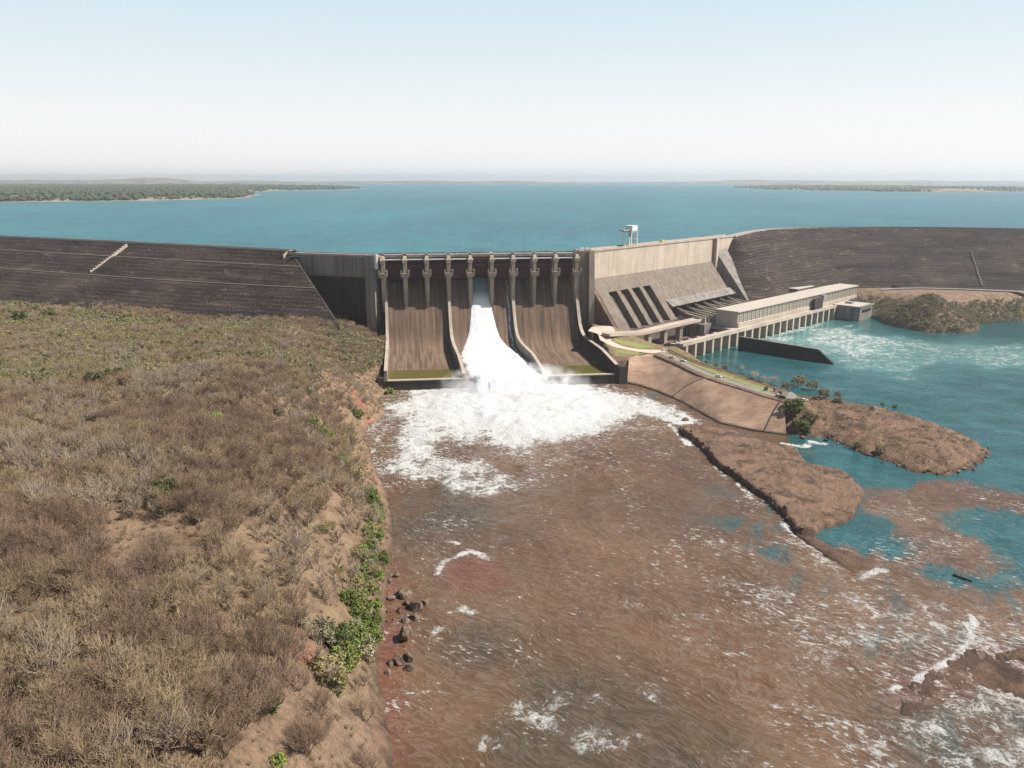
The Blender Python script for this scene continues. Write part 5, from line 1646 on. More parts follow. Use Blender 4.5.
for sd in (-1, 1):
    ln = [np.array([p[0], p[1], p[2]]) for p in BRl]
    of = offs([p[:2] for p in ln], sd * 4.3)
    ribbon(b, br, [np.array([q[0], q[1], p[2]]) for q, p in zip(of, ln)], 0.4, 0.01, 1.0)
b.build('parapet', M['paving'], br)
for u in (0.42, 0.62, 0.80, 0.97):
    k = int(u * (len(BRl) - 1)); p = BRl[k]
    b = MB(); b.box((p[0] - br.location.x, p[1] - br.location.y, p[2] - 13), (5.0, 5.0, 22), R(45)); b.box((p[0] - br.location.x, p[1] - br.location.y, p[2] - 3.0), (7.0, 7.0, 1.9), R(45))
    b.build('pier', M['pier'], br)

# ------------------------------------------------------------------ terrace, road, lawns, stone pitching
def on_terr(u, v):
    z = 14.0
    for _ in range(12):
        p = at(u, v, z); z = 0.5 * z + 0.5 * float(np.clip(terr_h(p[0], p[1]), 13.9, 27.5))
    return at(u, v, z)
def sheet(name, poly_px, dz, mat, kind='structure', th=0.3):
    """a thin sheet lying on the sloping terrace"""
    q = np.array([on_terr(u, v)[:2] for u, v in poly_px])
    bm = bmesh.new()
    x0, y0 = q.min(0); x1, y1 = q.max(0)
    f = bm.faces.new([bm.verts.new((p[0], p[1], 0)) for p in q])
    bmesh.ops.triangulate(bm, faces=bm.faces[:])
    for _ in range(4):
        lg_ = [e for e in bm.edges if e.calc_length() > 5]
        if lg_: bmesh.ops.subdivide_edges(bm, edges=lg_, cuts=1)
        bmesh.ops.triangulate(bm, faces=bm.faces[:])
    for v_ in bm.verts:
        v_.co.z = float(np.clip(terr_h(v_.co.x, v_.co.y), 13.9, 27.5)) + dz
    bmesh.ops.recalc_face_normals(bm, faces=bm.faces[:])
    me = bpy.data.meshes.new(name); bm.to_mesh(me); bm.free()
    o = link_mesh(name, me, mat)
    tag(o, kind=kind)
    return o
pave_px = [(592, 327), (612, 326), (616, 333), (610, 336), (611, 341), (622, 346), (640, 349.5), (662, 350), (668, 352), (652, 353.5), (630, 350.5), (612, 346.5), (600, 340), (598, 334), (588, 331)]
sheet('plaza_paving', pave_px, 0.10, M['paving'])
def ribbon_px(name, pts, w, z, mat, kind='structure'):
    line = [np.array(at(u, v, z)) for u, v in pts]
    line = resample(line, 6); line = smooth_line(line, 4)
    b = MB(); ribbon(b, None, line, w, -0.3, 0.0)
    o = b.build(name, mat); tag(o, kind=kind); return o
ribbon_px('riverside_road', [(660, 352), (676, 359), (700, 371), (722, 379), (745, 386.5), (770, 394.5), (790, 399), (797, 399.5), (797, 396.5), (788, 391.5), (775, 387)], 6.0, 14.12, M['asphalt'])
ribbon_px('kerb', [(654, 354.5), (670, 362), (686, 369), (703, 377.5), (735, 387), (768, 398), (784, 402)], 0.9, 14.5, M['rockfill'])
ribbon_px('kerb', [(668, 349), (690, 359.5), (715, 367), (737, 373), (765, 382.5), (790, 391.5)], 1.2, 15.2, M['rockfill'])
sheet('lawn', [(614, 338.5), (622, 340), (640, 344), (655, 347.5), (640, 348), (625, 345), (615, 342)], 0.08, M['lawn'])
sheet('lawn', [(612, 348), (630, 351.5), (648, 354), (634, 355), (620, 353)], 0.08, M['lawn'])
sheet('lawn', [(674, 354), (692, 363), (712, 370), (735, 378), (760, 386.5), (775, 390), (765, 392.5), (745, 384.5), (722, 376.5), (700, 368), (682, 360)], 0.08, M['lawn'])
# stone pitching down to the river, with two joint lines
top_px = [(629, 358.5), (640, 353.5), (653, 354), (670, 362.5), (686, 369.5), (703, 378), (735, 388), (768, 399), (784, 403)]
bot_px = [(627, 383), (640, 386), (655, 391), (671, 397.5), (684, 404), (700, 413), (718, 423), (750, 430), (786, 435)]
rv = empty('stone_revetment', (*at(700, 395, 5)[:2], 0)); tag(rv, 'sloping reddish stone pitched river bank below the parking strip', 'revetment')
TPl = resample([at(u, v, 14.02) for u, v in top_px], 3.0); BTl = [at(u, v, 0.0) for u, v in bot_px]
def samp(line, n):
    l = np.array(line); d = np.concatenate([[0], np.cumsum(np.linalg.norm(np.diff(l[:, :2], axis=0), axis=1))])
    t = np.linspace(0, d[-1], n); return np.stack([np.interp(t, d, l[:, k]) for k in range(3)], -1)
n_ = 60
Tq = samp([at(u, v, 14.02) for u, v in top_px], n_); Bq = samp(BTl, n_)
Bq[:, 2] = 0.4
m_ = 16
G = np.stack([Tq * (1 - k / (m_ - 1)) + Bq * (k / (m_ - 1)) for k in range(m_)])
G[1:-1, :, 2] += 0.15 * (fbm(G[1:-1, :, 0], G[1:-1, :, 1], 6, 3, 3) - .5) + 0.9 * np.sin(np.linspace(0, math.pi, m_))[1:-1, None]
ext = G[-1:].copy(); ext[..., 2] = -3
G = np.concatenate([G, ext])
lr = np.array(rv.location)
link_mesh('pitching', grid_mesh('pitching', G[..., 0] - lr[0], G[..., 1] - lr[1], G[..., 2] - lr[2]), M['revet'], rv)
b = MB()
for (tu, tv), (bu, bv) in (((703, 378), (671, 397.5)), ((776, 402), (765, 432))):
    i0_ = int(np.argmin(np.hypot(*(G[0, :, :2] - at(tu, tv, 14)[:2]).T))); i1_ = int(np.argmin(np.hypot(*(G[-2, :, :2] - at(bu, bv, 0)[:2]).T)))
    b = MB()
    for k in range(m_ - 1):
        f0, f1 = i0_ + (i1_ - i0_) * k / (m_ - 1), i0_ + (i1_ - i0_) * (k + 1) / (m_ - 1)
        lin = lambda row, f: G[row, int(f)] * (1 - f % 1) + G[row, min(int(f) + 1, n_ - 1)] * (f % 1)
        p, q = lin(k, f0), lin(k + 1, f1); t = np.array([-(q - p)[1], (q - p)[0], 0]); t = t / np.linalg.norm(t) * 0.45
        b.hexa([p - t - lr - [0, 0, .5], p + t - lr - [0, 0, .5], q + t - lr - [0, 0, .5], q - t - lr - [0, 0, .5]], [p - t - lr + [0, 0, .3], p + t - lr + [0, 0, .3], q + t - lr + [0, 0, .3], q - t - lr + [0, 0, .3]])
    b.build('joint_line', M['dark'], rv)
b = MB(); secs = []
for i in range(n_):
    p = G[-2, i]; secs.append([p - lr + [0, 0, -.8], p - lr + [1.2, -1.6, -.8], p - lr + [1.2, -1.6, .25], p - lr + [0, 0, .25]])
b.sweep(secs, closed=True); b.build('toe_kerb', M['dark'], rv)
for u, v in [(662, 352.5), (676, 357), (690, 363.5), (704, 370.5), (718, 375.5), (734, 381.5), (750, 386.5), (766, 391.5)]:
    q = on_terr(u, v)
    lp = empty('lamp_post', (q[0], q[1], q[2]), R(-35)); tag(lp, 'slim grey lamp post in the row beside the riverside road', 'lamp post', 'lamp posts of the riverside road')
    b = MB(); b.tube((0, 0, 0), (0, 0, 7.5), .11, .07, 6); b.tube((0, 0, 7.5), (1.6, 0, 7.9), .06, .05, 5); b.build('pole', M['steel'], lp)
    b = MB(); b.box((1.9, 0, 7.86), (.8, .3, .16)); b.build('lamp_head', M['white'], lp)
# right bank access road
ribbon_px('access_road', [(880, 289.5), (895, 288.2), (920, 287.8), (960, 288.8), (1000, 290.5), (1030, 292), (1080, 295)], 8.0, 25.2, M['asphalt'])

# ------------------------------------------------------------------ cars
def car_mesh(paint):
    root = empty('parked_car')
    b = MB()
    secs = []
    for x, z0, z1, w in [(-2.1, .35, .75, .75), (-1.9, .3, .92, .84), (-1.0, .3, .95, .88), (1.0, .3, .92, .88), (1.8, .3, .82, .84), (2.1, .38, .66, .74)]:
        secs.append([(x, -w, z0), (x, w, z0), (x, w, z1), (x, -w, z1)])
    b.sweep(secs, closed=True); b.build('body', paint, root)
    b = MB(); secs = []
    for x, z1, w in [(-1.75, .97, .72), (-1.2, 1.42, .66), (.2, 1.45, .66), (1.05, .97, .72)]:
        secs.append([(x, -w - .06, .94), (x, w + .06, .94), (x, w, z1), (x, -w, z1)])
    b.sweep(secs, closed=True); b.build('cabin_glass', M['glass'], root)
    b = MB(); b.box((-.5, 0, 1.47), (1.45, 1.25, .06)); b.build('roof', paint, root)
    for x in (-1.3, 1.35):
        for y in (-.86, .86):
            b = MB(); b.tube((x, y - .1, .32), (x, y + .1, .32), .32, .32, 12); b.build('wheel', M['rubber'], root)
    for y in (-.6, .6):
        b = MB(); b.box((2.1, y, .62), (.08, .3, .14)); b.build('headlight', M['steel'], root)
        b = MB(); b.box((-2.1, y, .68), (.08, .3, .14)); b.build('tail_lamp', M['lamp_red'], root)
    return root
cw = car_mesh(M['white']); cd = car_mesh(M['darkcar'])
cars = [(677, 343.5, 15.6, 44, cw, 'white car parked on the powerhouse approach deck beside the low parapet'),
        (664, 350.5, 14.2, 30, cw, 'white car parked where the plaza path meets the riverside road'),
        (672, 358, 14.2, -20, cw, 'white car parked at the upper end of the riverside road below the lawn'),
        (683, 361.5, 14.2, -28, cw, 'white car on the riverside road by the lawn near the first tailrace pier'),
        (718.5, 377.2, 14.2, -30, cw, 'white car parked midway along the riverside strip above the stone pitching'),
        (779, 396.5, 14.2, -32, cw, 'white car parked beside the dark car under the small tree'),
        (782.5, 398, 14.2, -30, cd, 'dark car parked beside a white car at the end of the riverside road'),
        (804.5, 401, 14.2, 5, cw, 'white car parked alone at the far tip of the riverside road'),
        (591.5, 331, 14.2, 10, cw, 'white car parked on the pink plaza beside the spillway wall')]
first = {cw.name: True, cd.name: True}
for u, v, z, ang, src, lab in cars:
    if first[src.name]:
        o = src; first[src.name] = False
    else:
        o = copy_tree(src)
    p = at(u, v, z); o.location = (p[0], p[1], z); o.rotation_euler = (0, 0, R(ang)); o.scale = (1.15, 1.15, 1.15)
    tag(o, lab, 'car', 'cars parked below the dam')
p = at(864, 291, 25.6)
for i, (u, v, ang, lab) in enumerate([(897, 286.5, 20, 'dark red earthmover parked on the bare yard behind the powerhouse')]):
    q = at(u, v, 25.6)
    ro = empty('dump_truck', (q[0], q[1], zat(q[0], q[1])), R(ang)); tag(ro, 'dark red truck parked on the bare ground beside the access road', 'truck')
    b = MB(); b.hexa([(-5, -1.6, 1.6), (1.5, -1.6, 1.6), (1.5, 1.6, 1.6), (-5, 1.6, 1.6)], [(-5.6, -1.9, 3.8), (1.8, -1.9, 3.8), (1.8, 1.9, 3.8), (-5.6, 1.9, 3.8)]); b.build('dump_body', M['gate'], ro)
    b = MB(); b.box((3.4, 0, 2.2), (2.6, 2.8, 2.6)); b.build('cab', M['gate'], ro)
    b = MB(); b.box((4.72, 0, 2.8), (.06, 2.2, 1.0)); b.build('windscreen', M['glass'], ro)
    for x in (-3.6, -1.6, 3.3):
        for y in (-1.4, 1.4):
            b = MB(); b.tube((x, y - .3, .8), (x, y + .3, .8), .8, .8, 12); b.build('wheel', M['rubber'], ro)
yv = empty('maintenance_van', I(708, -6, 92.22), TI); tag(yv, 'small yellow van parked on the intake dam crest right of the gantry crane', 'van')
b = MB(); b.hexa([(-3, -1.1, .5), (3, -1.1, .5), (3, 1.1, .5), (-3, 1.1, .5)], [(-3, -1, 2.6), (1.9, -1, 2.6), (1.9, 1, 2.6), (-3, 1, 2.6)]); b.build('body', M['yellow'], yv)
b = MB(); b.box((2.62, 0, 1.9), (.5, 1.7, .7)); b.build('windscreen', M['glass'], yv)
for x in (-1.9, 1.9):
    for y in (-1, 1):
        b = MB(); b.tube((x, y - .15, .45), (x, y + .15, .45), .45, .45, 10); b.build('wheel', M['rubber'], yv)

# ------------------------------------------------------------------ boulders in the shallows
def boulder(name, u, v, size, h, seed, label, ang=0.0, group='boulders along the left shore', z=0.0):
    rr = np.random.default_rng(seed)
    bm = bmesh.new(); bmesh.ops.create_icosphere(bm, subdivisions=3, radius=1.0)
    dirs = rr.normal(size=(9, 3)); dirs /= np.linalg.norm(dirs, axis=1)[:, None]
    cut = 0.42 + 0.34 * rr.random(9)
    for q in bm.verts:
        c = np.array(q.co)
        for d_, k in zip(dirs, cut):
            e_ = c @ d_
            if e_ > k: c = c - d_ * (e_ - k) * 1.0
        c = c * (1 + 0.022 * rr.normal())
        q.co = Vector(c)
    p = at(u, v, 0)
    me = bpy.data.meshes.new(name)
    for q in bm.verts:
        q.co = Vector((q.co.x * size / 2, q.co.y * size * 0.42, q.co.z * h))
    bm.to_mesh(me); bm.free()
    o = link_mesh(name, me, M['stone'])
    o.location = (p[0], p[1] + size * .2, z + h * 0.30); o.rotation_euler = (0, 0, ang)
    tag(o, label, 'boulder', group)
    return o
BL = [(396, 577, 3.0, 1.4, 'small dark boulder highest up the shore beside the green bank'), (388.5, 585, 4.0, 1.6, 'dark slanting boulder under the green bank above the large block'),
      (404, 597, 8.0, 3.4, 'largest flat topped boulder with dark face near the red shoal'), (391, 600, 4.2, 1.8, 'squat boulder touching the left side of the largest block'),
      (415, 611, 6.0, 3.4, 'tall dark boulder in the middle of the rock cluster'), (424.5, 607, 5.0, 2.2, 'dark wedge boulder at the water side of the cluster'),
      (414, 620, 5.4, 2.0, 'pale flat boulder at the foot of the cluster'), (404, 623, 4.6, 2.0, 'low dark boulder left of the pale flat one'),
      (407, 606, 3.4, 1.5, 'reddish small boulder above the tall dark one'), (388, 615, 3.0, 1.2, 'small boulder alone by the bank level with the cluster'),
      (399, 613, 3.2, 1.4, 'reddish boulder left of the tall dark one'), (404, 641, 6.8, 4.6, 'big rounded grey boulder with a black shaded side'),
      (399, 664, 5.2, 2.6, 'dark boulder of the lower trio nearest the bank'), (408, 662, 4.4, 2.2, 'pale boulder of the lower trio on the river side'), (408, 671, 4.4, 1.8, 'lowest pale boulder of the trio'),
      (391, 665, 3.4, 1.2, 'flat reddish stone left of the lower trio'), (388, 675, 3.2, 1.2, 'small stone closest to the bare rock corner'), (387, 622, 1.8, .8, 'pebble sized rock against the bank'), (393, 621, 1.6, .7, 'tiny rock just off the bank')]
for i, (u, v, sz, h, lab) in enumerate(BL):
    boulder('boulder', u, v, sz, h, 200 + i, lab, i * 0.7)
boulder('boulder', 686, 421, 6.5, 1.6, 301, 'black boulder splitting the froth above the brown rock ledge', 0.4, 'boulders by the ledge')
rr = random.Random(9)
for i, (u, v, sz, lab) in enumerate([(684, 432, 4.5, 'dark boulder on the upstream corner of the brown rock ledge'), (803, 439, 4.0, 'dark boulder on the pale beach below the green bush'), (826, 441, 4.2, 'dark boulder at the end of the pale beach'),
                                     (858, 451, 4.5, 'dark boulder at the near foot of the island'), (872, 456, 5.0, 'brown boulder under the island grass tuft'), (905, 468, 4.2, 'boulder on the southern shore of the island'), (930, 473, 4.5, 'boulder near the island tip'), (965, 470, 4.0, 'boulder at the island point')]):
    boulder('boulder', u, v, sz, 1.6, 320 + i, lab, i, 'boulders around the island')
rub_line = resample(np.concatenate([ISLAND[8:], ISLAND[:1]]), 4.0)
for i, p in enumerate(rub_line):
    q = (p[0] + rr.uniform(-3, 3), p[1] + rr.uniform(-1, 4))
    uu, vv, _ = proj(q[0], q[1], 0)
    boulder('boulder', uu, vv, rr.uniform(1.2, 3.4), rr.uniform(.6, 1.3), 400 + i % 14, 'rough brown rock in the rubble along the near shore of the island', i * 1.3, 'rubble along the island shore', z=max(zat(*q), 0) - .1)
led_line = resample(LEDGE[:10], 4.2)
for i, p in enumerate(led_line):
    q = (p[0] + rr.uniform(-.5, 3), p[1] + rr.uniform(0, 3))
    uu, vv, _ = proj(q[0], q[1], 0)
    boulder('boulder', uu, vv, rr.uniform(1.4, 3.6), rr.uniform(.6, 1.4), 400 + i % 14, 'broken dark rock along the cut edge of the brown river ledge', i * 1.9, 'rocks along the ledge edge', z=max(zat(*q), 0) - .2)
lg = MB(); p0 = at(953, 575, .35); p1 = at(972, 581, .35)
for k in range(6):
    a = p0 + (p1 - p0) * k / 6; c = p0 + (p1 - p0) * (k + 1) / 6
    lg.tube(a + [0, .15 * math.sin(k), .12 * math.sin(k * 2)], c + [0, .15 * math.sin(k + 1), .12 * math.sin(k * 2 + 2)], .75 - .07 * k, .68 - .07 * k, 8)
lg.tube(p0 + (p1 - p0) * .4, p0 + (p1 - p0) * .4 + [.6, 1.2, 1.2], .25, .1, 6)
tag(lg.build('driftwood_log', M['rubber']), 'black driftwood log lying in the muddy shallows', 'log')

# ------------------------------------------------------------------ vegetation
def seg_arrays(segs, n=3):
    """segs: list of (p0, p1, r0, r1) -> tapered n-sided tubes as arrays"""
    P0 = np.array([s[0] for s in segs]); P1 = np.array([s[1] for s in segs])
    r0 = np.array([s[2] for s in segs]); r1 = np.array([s[3] for s in segs])
    d = P1 - P0; d /= np.linalg.norm(d, axis=1)[:, None] + 1e-9
    ref = np.where(np.abs(d[:, 2:3]) > 0.9, np.array([[1.0, 0, 0]]), np.array([[0, 0, 1.0]]))
    a = np.cross(d, ref); a /= np.linalg.norm(a, axis=1)[:, None]; b = np.cross(d, a)
    N = len(segs)
    co = np.empty((N, 2 * n, 3))
    for k in range(n):
        t = 2 * math.pi * k / n
        o = a * math.cos(t) + b * math.sin(t)
        co[:, k] = P0 + o * r0[:, None]; co[:, n + k] = P1 + o * r1[:, None]
    q = np.array([[k, (k + 1) % n, n + (k + 1) % n, n + k] for k in range(n)])
    return co.reshape(-1, 3), (np.arange(N)[:, None, None] * 2 * n + q[None]).reshape(-1, 4)


def bare_tree(seed, h=7.0, spread=1.0, dense=1.0, multi=False):
    r = np.random.default_rng(seed)
    wood_s, twig_s = [], []

    def branch(p, d, L, rad, lvl):
        n = 3 if lvl < 2 else 2
        cur = np.array(p); dd = np.array(d) / np.linalg.norm(d)
        for k in range(n):
            nd = dd + r.normal(size=3) * (0.16 if lvl == 0 else 0.24); nd[2] += 0.06 + .05 * lvl; nd /= np.linalg.norm(nd)
            nxt = cur + nd * L / n
            r1 = rad * (1 - 0.28 * (k + 1) / n)
            (wood_s if lvl < 2 else twig_s).append((cur, nxt, rad * (1 - 0.28 * k / n), r1))
            if lvl >= 1 and lvl < 3:
                m = 2 if lvl == 1 else int(round(2 * dense))
                for _ in range(m):
                    bd = nd + r.normal(size=3) * 0.75; bd[2] += 0.18
                    branch(cur + (nxt - cur) * r.random(), bd, L * (0.55 + .2 * r.random()), max(r1 * .55, .024), lvl + 1)
            cur, dd = nxt, nd
        if lvl < 3:
            m = [5, 3, 3][lvl]
            for j in range(m):
                ang = 2 * math.pi * (j + r.random()) / m
                tilt = 0.75 * spread
                bd = dd + np.array([math.cos(ang) * tilt, math.sin(ang) * tilt, 0.05]) + r.normal(size=3) * .2
                branch(cur, bd, L * (0.62 + 0.3 * r.random()), max(rad * .6, .026), lvl + 1)
    if multi:
        for j in range(3):
            ang = 2 * math.pi * (j + r.random() * .6) / 3
            branch((0, 0, -.4), (math.cos(ang) * .4, math.sin(ang) * .4, 1), h * .36, .13, 0)
    else:
        branch((0, 0, -.4), (r.normal() * .1, r.normal() * .1, 1), h * .36, .19, 0)
    return wood_s, twig_s


def seg_mesh(name, segs, mat, n=3):
    co, q = seg_arrays(segs, n)
    me = raw_mesh(name, co, q)
    me.materials.append(mat)
    return me

VAR = []
for k in range(8):
    w_s, t_s = bare_tree(500 + k, 7.5 + (k % 4) * 0.9, 0.60 + .12 * (k % 3), 0.62, k % 3 == 2)
    VAR.append((seg_mesh('trunk', w_s, M['trunk'], 4), seg_mesh('crown', t_s, M[['twig', 'twig', 'twig', 'greytwig', 'greytwig', 'redtwig', 'khaki', 'khaki'][k]], 3)))


def leafy(seed, h, rx_, n_clump, n_leaf, leaf_s, low=0.25):
    """trunk segments and a crown of many leaf faces in uneven clumps"""
    r = np.random.default_rng(seed)
    segs = []
    top = np.array([r.normal() * .2, r.normal() * .2, h * .45])
    segs.append((np.array([0, 0, -.4]), top, .035 * h, .025 * h))
    cl = []
    for k in range(n_clump):
        ph = r.random() * 2 * math.pi; ct = r.random()
        rad = (0.45 + 0.55 * r.random() ** .5)
        c = np.array([math.cos(ph) * rx_ * rad * math.sqrt(1 - (ct * .75) ** 2), math.sin(ph) * rx_ * rad * math.sqrt(1 - (ct * .75) ** 2), h * (low + (1 - low) * ct * (.55 + .45 * rad))])
        cl.append(c)
        if k % 2 == 0:
            segs.append((top * (.5 + .5 * r.random()), c, .014 * h, .006 * h))
    pts, sc = [], []
    for c in cl:
        cr = (0.22 + .2 * r.random()) * rx_
        m = int(n_leaf * (.6 + .8 * r.random()))
        v = r.normal(size=(m, 3)); v /= np.linalg.norm(v, axis=1)[:, None]
        v *= (r.random((m, 1)) ** .45) * cr; v[:, 2] *= .7
        pts.append(c + v)
    pts = np.concatenate(pts)
    pts = pts[pts[:, 2] > 0.05]
    N = len(pts)
    a = r.normal(size=(N, 3)); a[:, 2] *= .6; a /= np.linalg.norm(a, axis=1)[:, None]
    b_ = r.normal(size=(N, 3)); b_ -= a * (a * b_).sum(1)[:, None]; b_ /= np.linalg.norm(b_, axis=1)[:, None]
    s = leaf_s * (.6 + .8 * r.random((N, 1)))
    co = np.stack([pts - a * s, pts + b_ * s * .55, pts + a * s, pts - b_ * s * .55], 1)
    return segs, co.reshape(-1, 3), np.arange(N * 4).reshape(N, 4)

LEAFY = {}
def leafy_mesh(key, seed, h, rx_, nc, nl, ls, mat, low=.25):
    segs, co, q = leafy(seed, h, rx_, nc, nl, ls, low)
    me = raw_mesh('crown', co, q); me.materials.append(mat)
    LEAFY[key] = (seg_mesh('trunk', segs, M['trunk'], 5), me)
leafy_mesh('bright', 31, 5.5, 4.2, 40, 60, .34, M['leaf_bright'], .45)
leafy_mesh('green', 32, 4.2, 2.6, 40, 60, .26, M['leaf_green'], .08)
leafy_mesh('green2', 33, 3.6, 2.9, 40, 60, .26, M['leaf_green'], .05)
leafy_mesh('dark', 34, 6.0, 3.4, 44, 60, .30, M['leaf_dark'], .2)
leafy_mesh('olive', 35, 5.5, 3.6, 34, 50, .28, M['leaf_olive'], .3)
leafy_mesh('olive2', 36, 4.2, 3.0, 34, 50, .25, M['leaf_olive'], .1)
leafy_mesh('grey', 37, 3.4, 2.8, 36, 54, .22, M['leaf_grey'], .05)
leafy_mesh('brightbush', 38, 3.0, 2.0, 34, 60, .22, M['leaf_bright'], .05)


def plant(name, meshes, x, y, z, rz, sc, label, cat, group=None):
    root = empty(name, (x, y, z), rz)
    root.scale = (sc, sc, sc)
    t = bpy.data.objects.new('trunk' if 'tree' in name else 'stem', meshes[0]); col.objects.link(t); t.parent = root
    c = bpy.data.objects.new('crown' if 'tree' in name else 'foliage', meshes[1]); col.objects.link(c); c.parent = root
    tag(root, label, cat, group)
    return root


def drop(u, v, z_guess=30.0):
    """where the sight line through the survey pixel meets the land"""
    ts = np.linspace(120, 1150, 2600)
    a = (u - 512) / FOC; b_ = (384 - v) / FOC
    d = np.array([a, cpi + b_ * spi, -spi + b_ * cpi]); d /= d[1]
    X = d[0] * ts; Y = ts; Z = CAM_H + d[2] * ts
    L = np.maximum(land(X, Y), -0.2)
    k = np.argmax(Z <= L)
    return X[k], Y[k], max(L[k], 0.0)

NAMED = [
    (212, 428, 'bright', 1.25, 'leafy_tree', 'bright green spreading tree alone amid the bare woodland'),
    (163, 430, 'bright', .75, 'leafy_tree', 'small yellow green tree just left of the bright spreading tree'),
    (33, 404, 'bright', .7, 'leafy_tree', 'low bright green tree at the left edge of the hillside'),
    (75, 396, 'bright', .45, 'leafy_tree', 'tiny bright green tree beside the dark scrub on the left'),
    (95, 388, 'dark', 1.3, 'leafy_tree', 'broad dark green tree in the scrub patch on the left hillside'),
    (115, 382, 'dark', 1.2, 'leafy_tree', 'dark green tree at the right end of the scrub patch'),
    (40, 388, 'dark', 1.15, 'leafy_tree', 'dull dark tree left of the scrub patch'),
    (20, 322, 'dark', 1.5, 'leafy_tree', 'dark tree at the far left under the tan track'),
    (35, 314, 'olive', 1.7, 'leafy_tree', 'olive flat topped tree below the tan track'),
    (50, 318, 'olive', 1.7, 'leafy_tree', 'second olive flat topped tree nearer the tan track bend'),
    (10, 318, 'olive', 1.5, 'leafy_tree', 'olive tree touching the left picture edge under the embankment'),
    (129, 321, 'olive', 1.45, 'leafy_tree', 'dark olive tree alone against the foot of the embankment'),
    (150, 378, 'olive2', 1.5, 'leafy_tree', 'olive green tree on the ridge right of the scrub patch'),
    (165, 372, 'olive2', 1.3, 'leafy_tree', 'smaller olive tree on the ridge above the bare gully'),
    (166, 503, 'dark', 1.25, 'leafy_tree', 'dark narrow evergreen tree in the middle of the bare wood'),
    (160, 512, 'brightbush', .9, 'green_bush', 'small green bush under the dark evergreen'),
    (205, 487, 'olive2', .8, 'leafy_tree', 'olive sapling right of the dark evergreen'),
    (88, 535, 'brightbush', .9, 'green_bush', 'small fresh green bush low in the bare wood'),
    (293, 388, 'brightbush', 1.2, 'green_bush', 'bright upright bush on the hill shoulder below the dam'),
    (246, 350, 'olive2', 1.1, 'leafy_tree', 'dull green tree on the hill crest below the embankment'),
    (310, 395, 'grey', 1.2, 'grey_bush', 'grey green bush right of the bright upright bush'),
    (280, 415, 'olive2', .9, 'green_bush', 'olive bush on the shoulder above the river gully'),
    (295, 418, 'olive2', .9, 'green_bush', 'olive bush beside the rocky gully'),
    (313, 427, 'green', 1.3, 'green_bush', 'dark green bush at the head of the river gully'),
    (321, 434, 'green2', 1.15, 'green_bush', 'lower green bush in the river gully'),
    (330, 438, 'brightbush', 1.2, 'green_bush', 'bright green bush at the mouth of the gully'),
    (358, 417, 'green', 1.3, 'green_bush', 'green bush by the water near the spillway foot'),
    (348, 434, 'green2', 1.1, 'green_bush', 'green bush below the rocky outcrop on the bank'),
    (344, 446, 'grey', 1.1, 'grey_bush', 'grey green bush under the rocky outcrop'),
    (342, 466, 'green', 1.45, 'green_bush', 'large olive green bush topmost of the bank trio'),
    (355, 478, 'olive2', 1.5, 'green_bush', 'large round bush middle of the bank trio'),
    (370, 500, 'green', 1.5, 'green_bush', 'dark green bush lowest of the bank trio'),
    (378, 520, 'brightbush', 1.4, 'green_bush', 'yellow green bush on the water edge below the bank trio'),
    (378, 538, 'brightbush', 1.2, 'green_bush', 'light green bush low on the bank above the concrete ledge'),
    (380, 562, 'green2', 1.2, 'green_bush', 'green bush at the water edge beside the pale ledge'),
    (378, 578, 'brightbush', 1.2, 'green_bush', 'bright green creeper bush above the boulders'),
    (374, 592, 'brightbush', 1.2, 'green_bush', 'bright green bush right of the lone round bush'),
    (376, 608, 'brightbush', 1.1, 'green_bush', 'light green bush against the boulders'),
    (374, 622, 'green2', .9, 'green_bush', 'green bush beside the flat boulder'),
    (349, 603, 'green', 1.1, 'green_bush', 'lone round fresh green bush on the dry bank'),
    (340, 572, 'brightbush', .7, 'green_bush', 'tiny green bush above the lone round one'),
    (324, 532, 'olive2', .9, 'green_bush', 'olive bush on the dry slope above the red soil'),
    (318, 640, 'grey', 1.3, 'grey_bush', 'grey green bush at the top of the bank thicket'),
    (336, 648, 'dark', .95, 'green_bush', 'dark green bush in the middle of the bank thicket'),
    (352, 645, 'green', 1.3, 'green_bush', 'fresh green bush on the river side of the thicket'),
    (345, 662, 'green2', 1.3, 'green_bush', 'rounded green bush low in the bank thicket'),
    (362, 655, 'grey', 1.2, 'grey_bush', 'pale grey bush of the thicket by the water'),
    (368, 640, 'green2', 1.1, 'green_bush', 'green bush of the thicket nearest the boulders'),
    (328, 680, 'olive2', 1.35, 'green_bush', 'brownish olive bush at the bottom of the thicket'),
    (338, 690, 'olive2', 1.1, 'green_bush', 'lowest olive bush above the bare rock'),
    (280, 642, 'grey', 1.0, 'grey_bush', 'dull grey bush on the slope left of the red soil'),
    (300, 625, 'grey', 1.1, 'grey_bush', 'grey bush above the red soil patch'),
    (8, 636, 'olive2', .9, 'green_bush', 'yellowish bush at the left edge of the bare wood'),
    (62, 612, 'brightbush', .8, 'green_bush', 'faint green sapling in the lower left wood'),
    (24, 745, 'olive2', 1.2, 'green_bush', 'dull green bush in the bottom left corner'),
    (272, 710, 'brightbush', .9, 'green_bush', 'small green bush on the pale slope at the bottom'),
    (278, 765, 'brightbush', .9, 'green_bush', 'small green bush at the bottom edge of the picture'),
    (390, 394, 'brightbush', 1.5, 'green_bush', 'green bush in the corner of the spillway end sill and the water'),
    (340, 420, 'grey', .9, 'grey_bush', 'grey bush on the rocky outcrop edge'),
    (333, 528, 'olive', .5, 'leafy_tree', 'slim pale green tree on the dry slope'),
]
rr = random.Random(5)
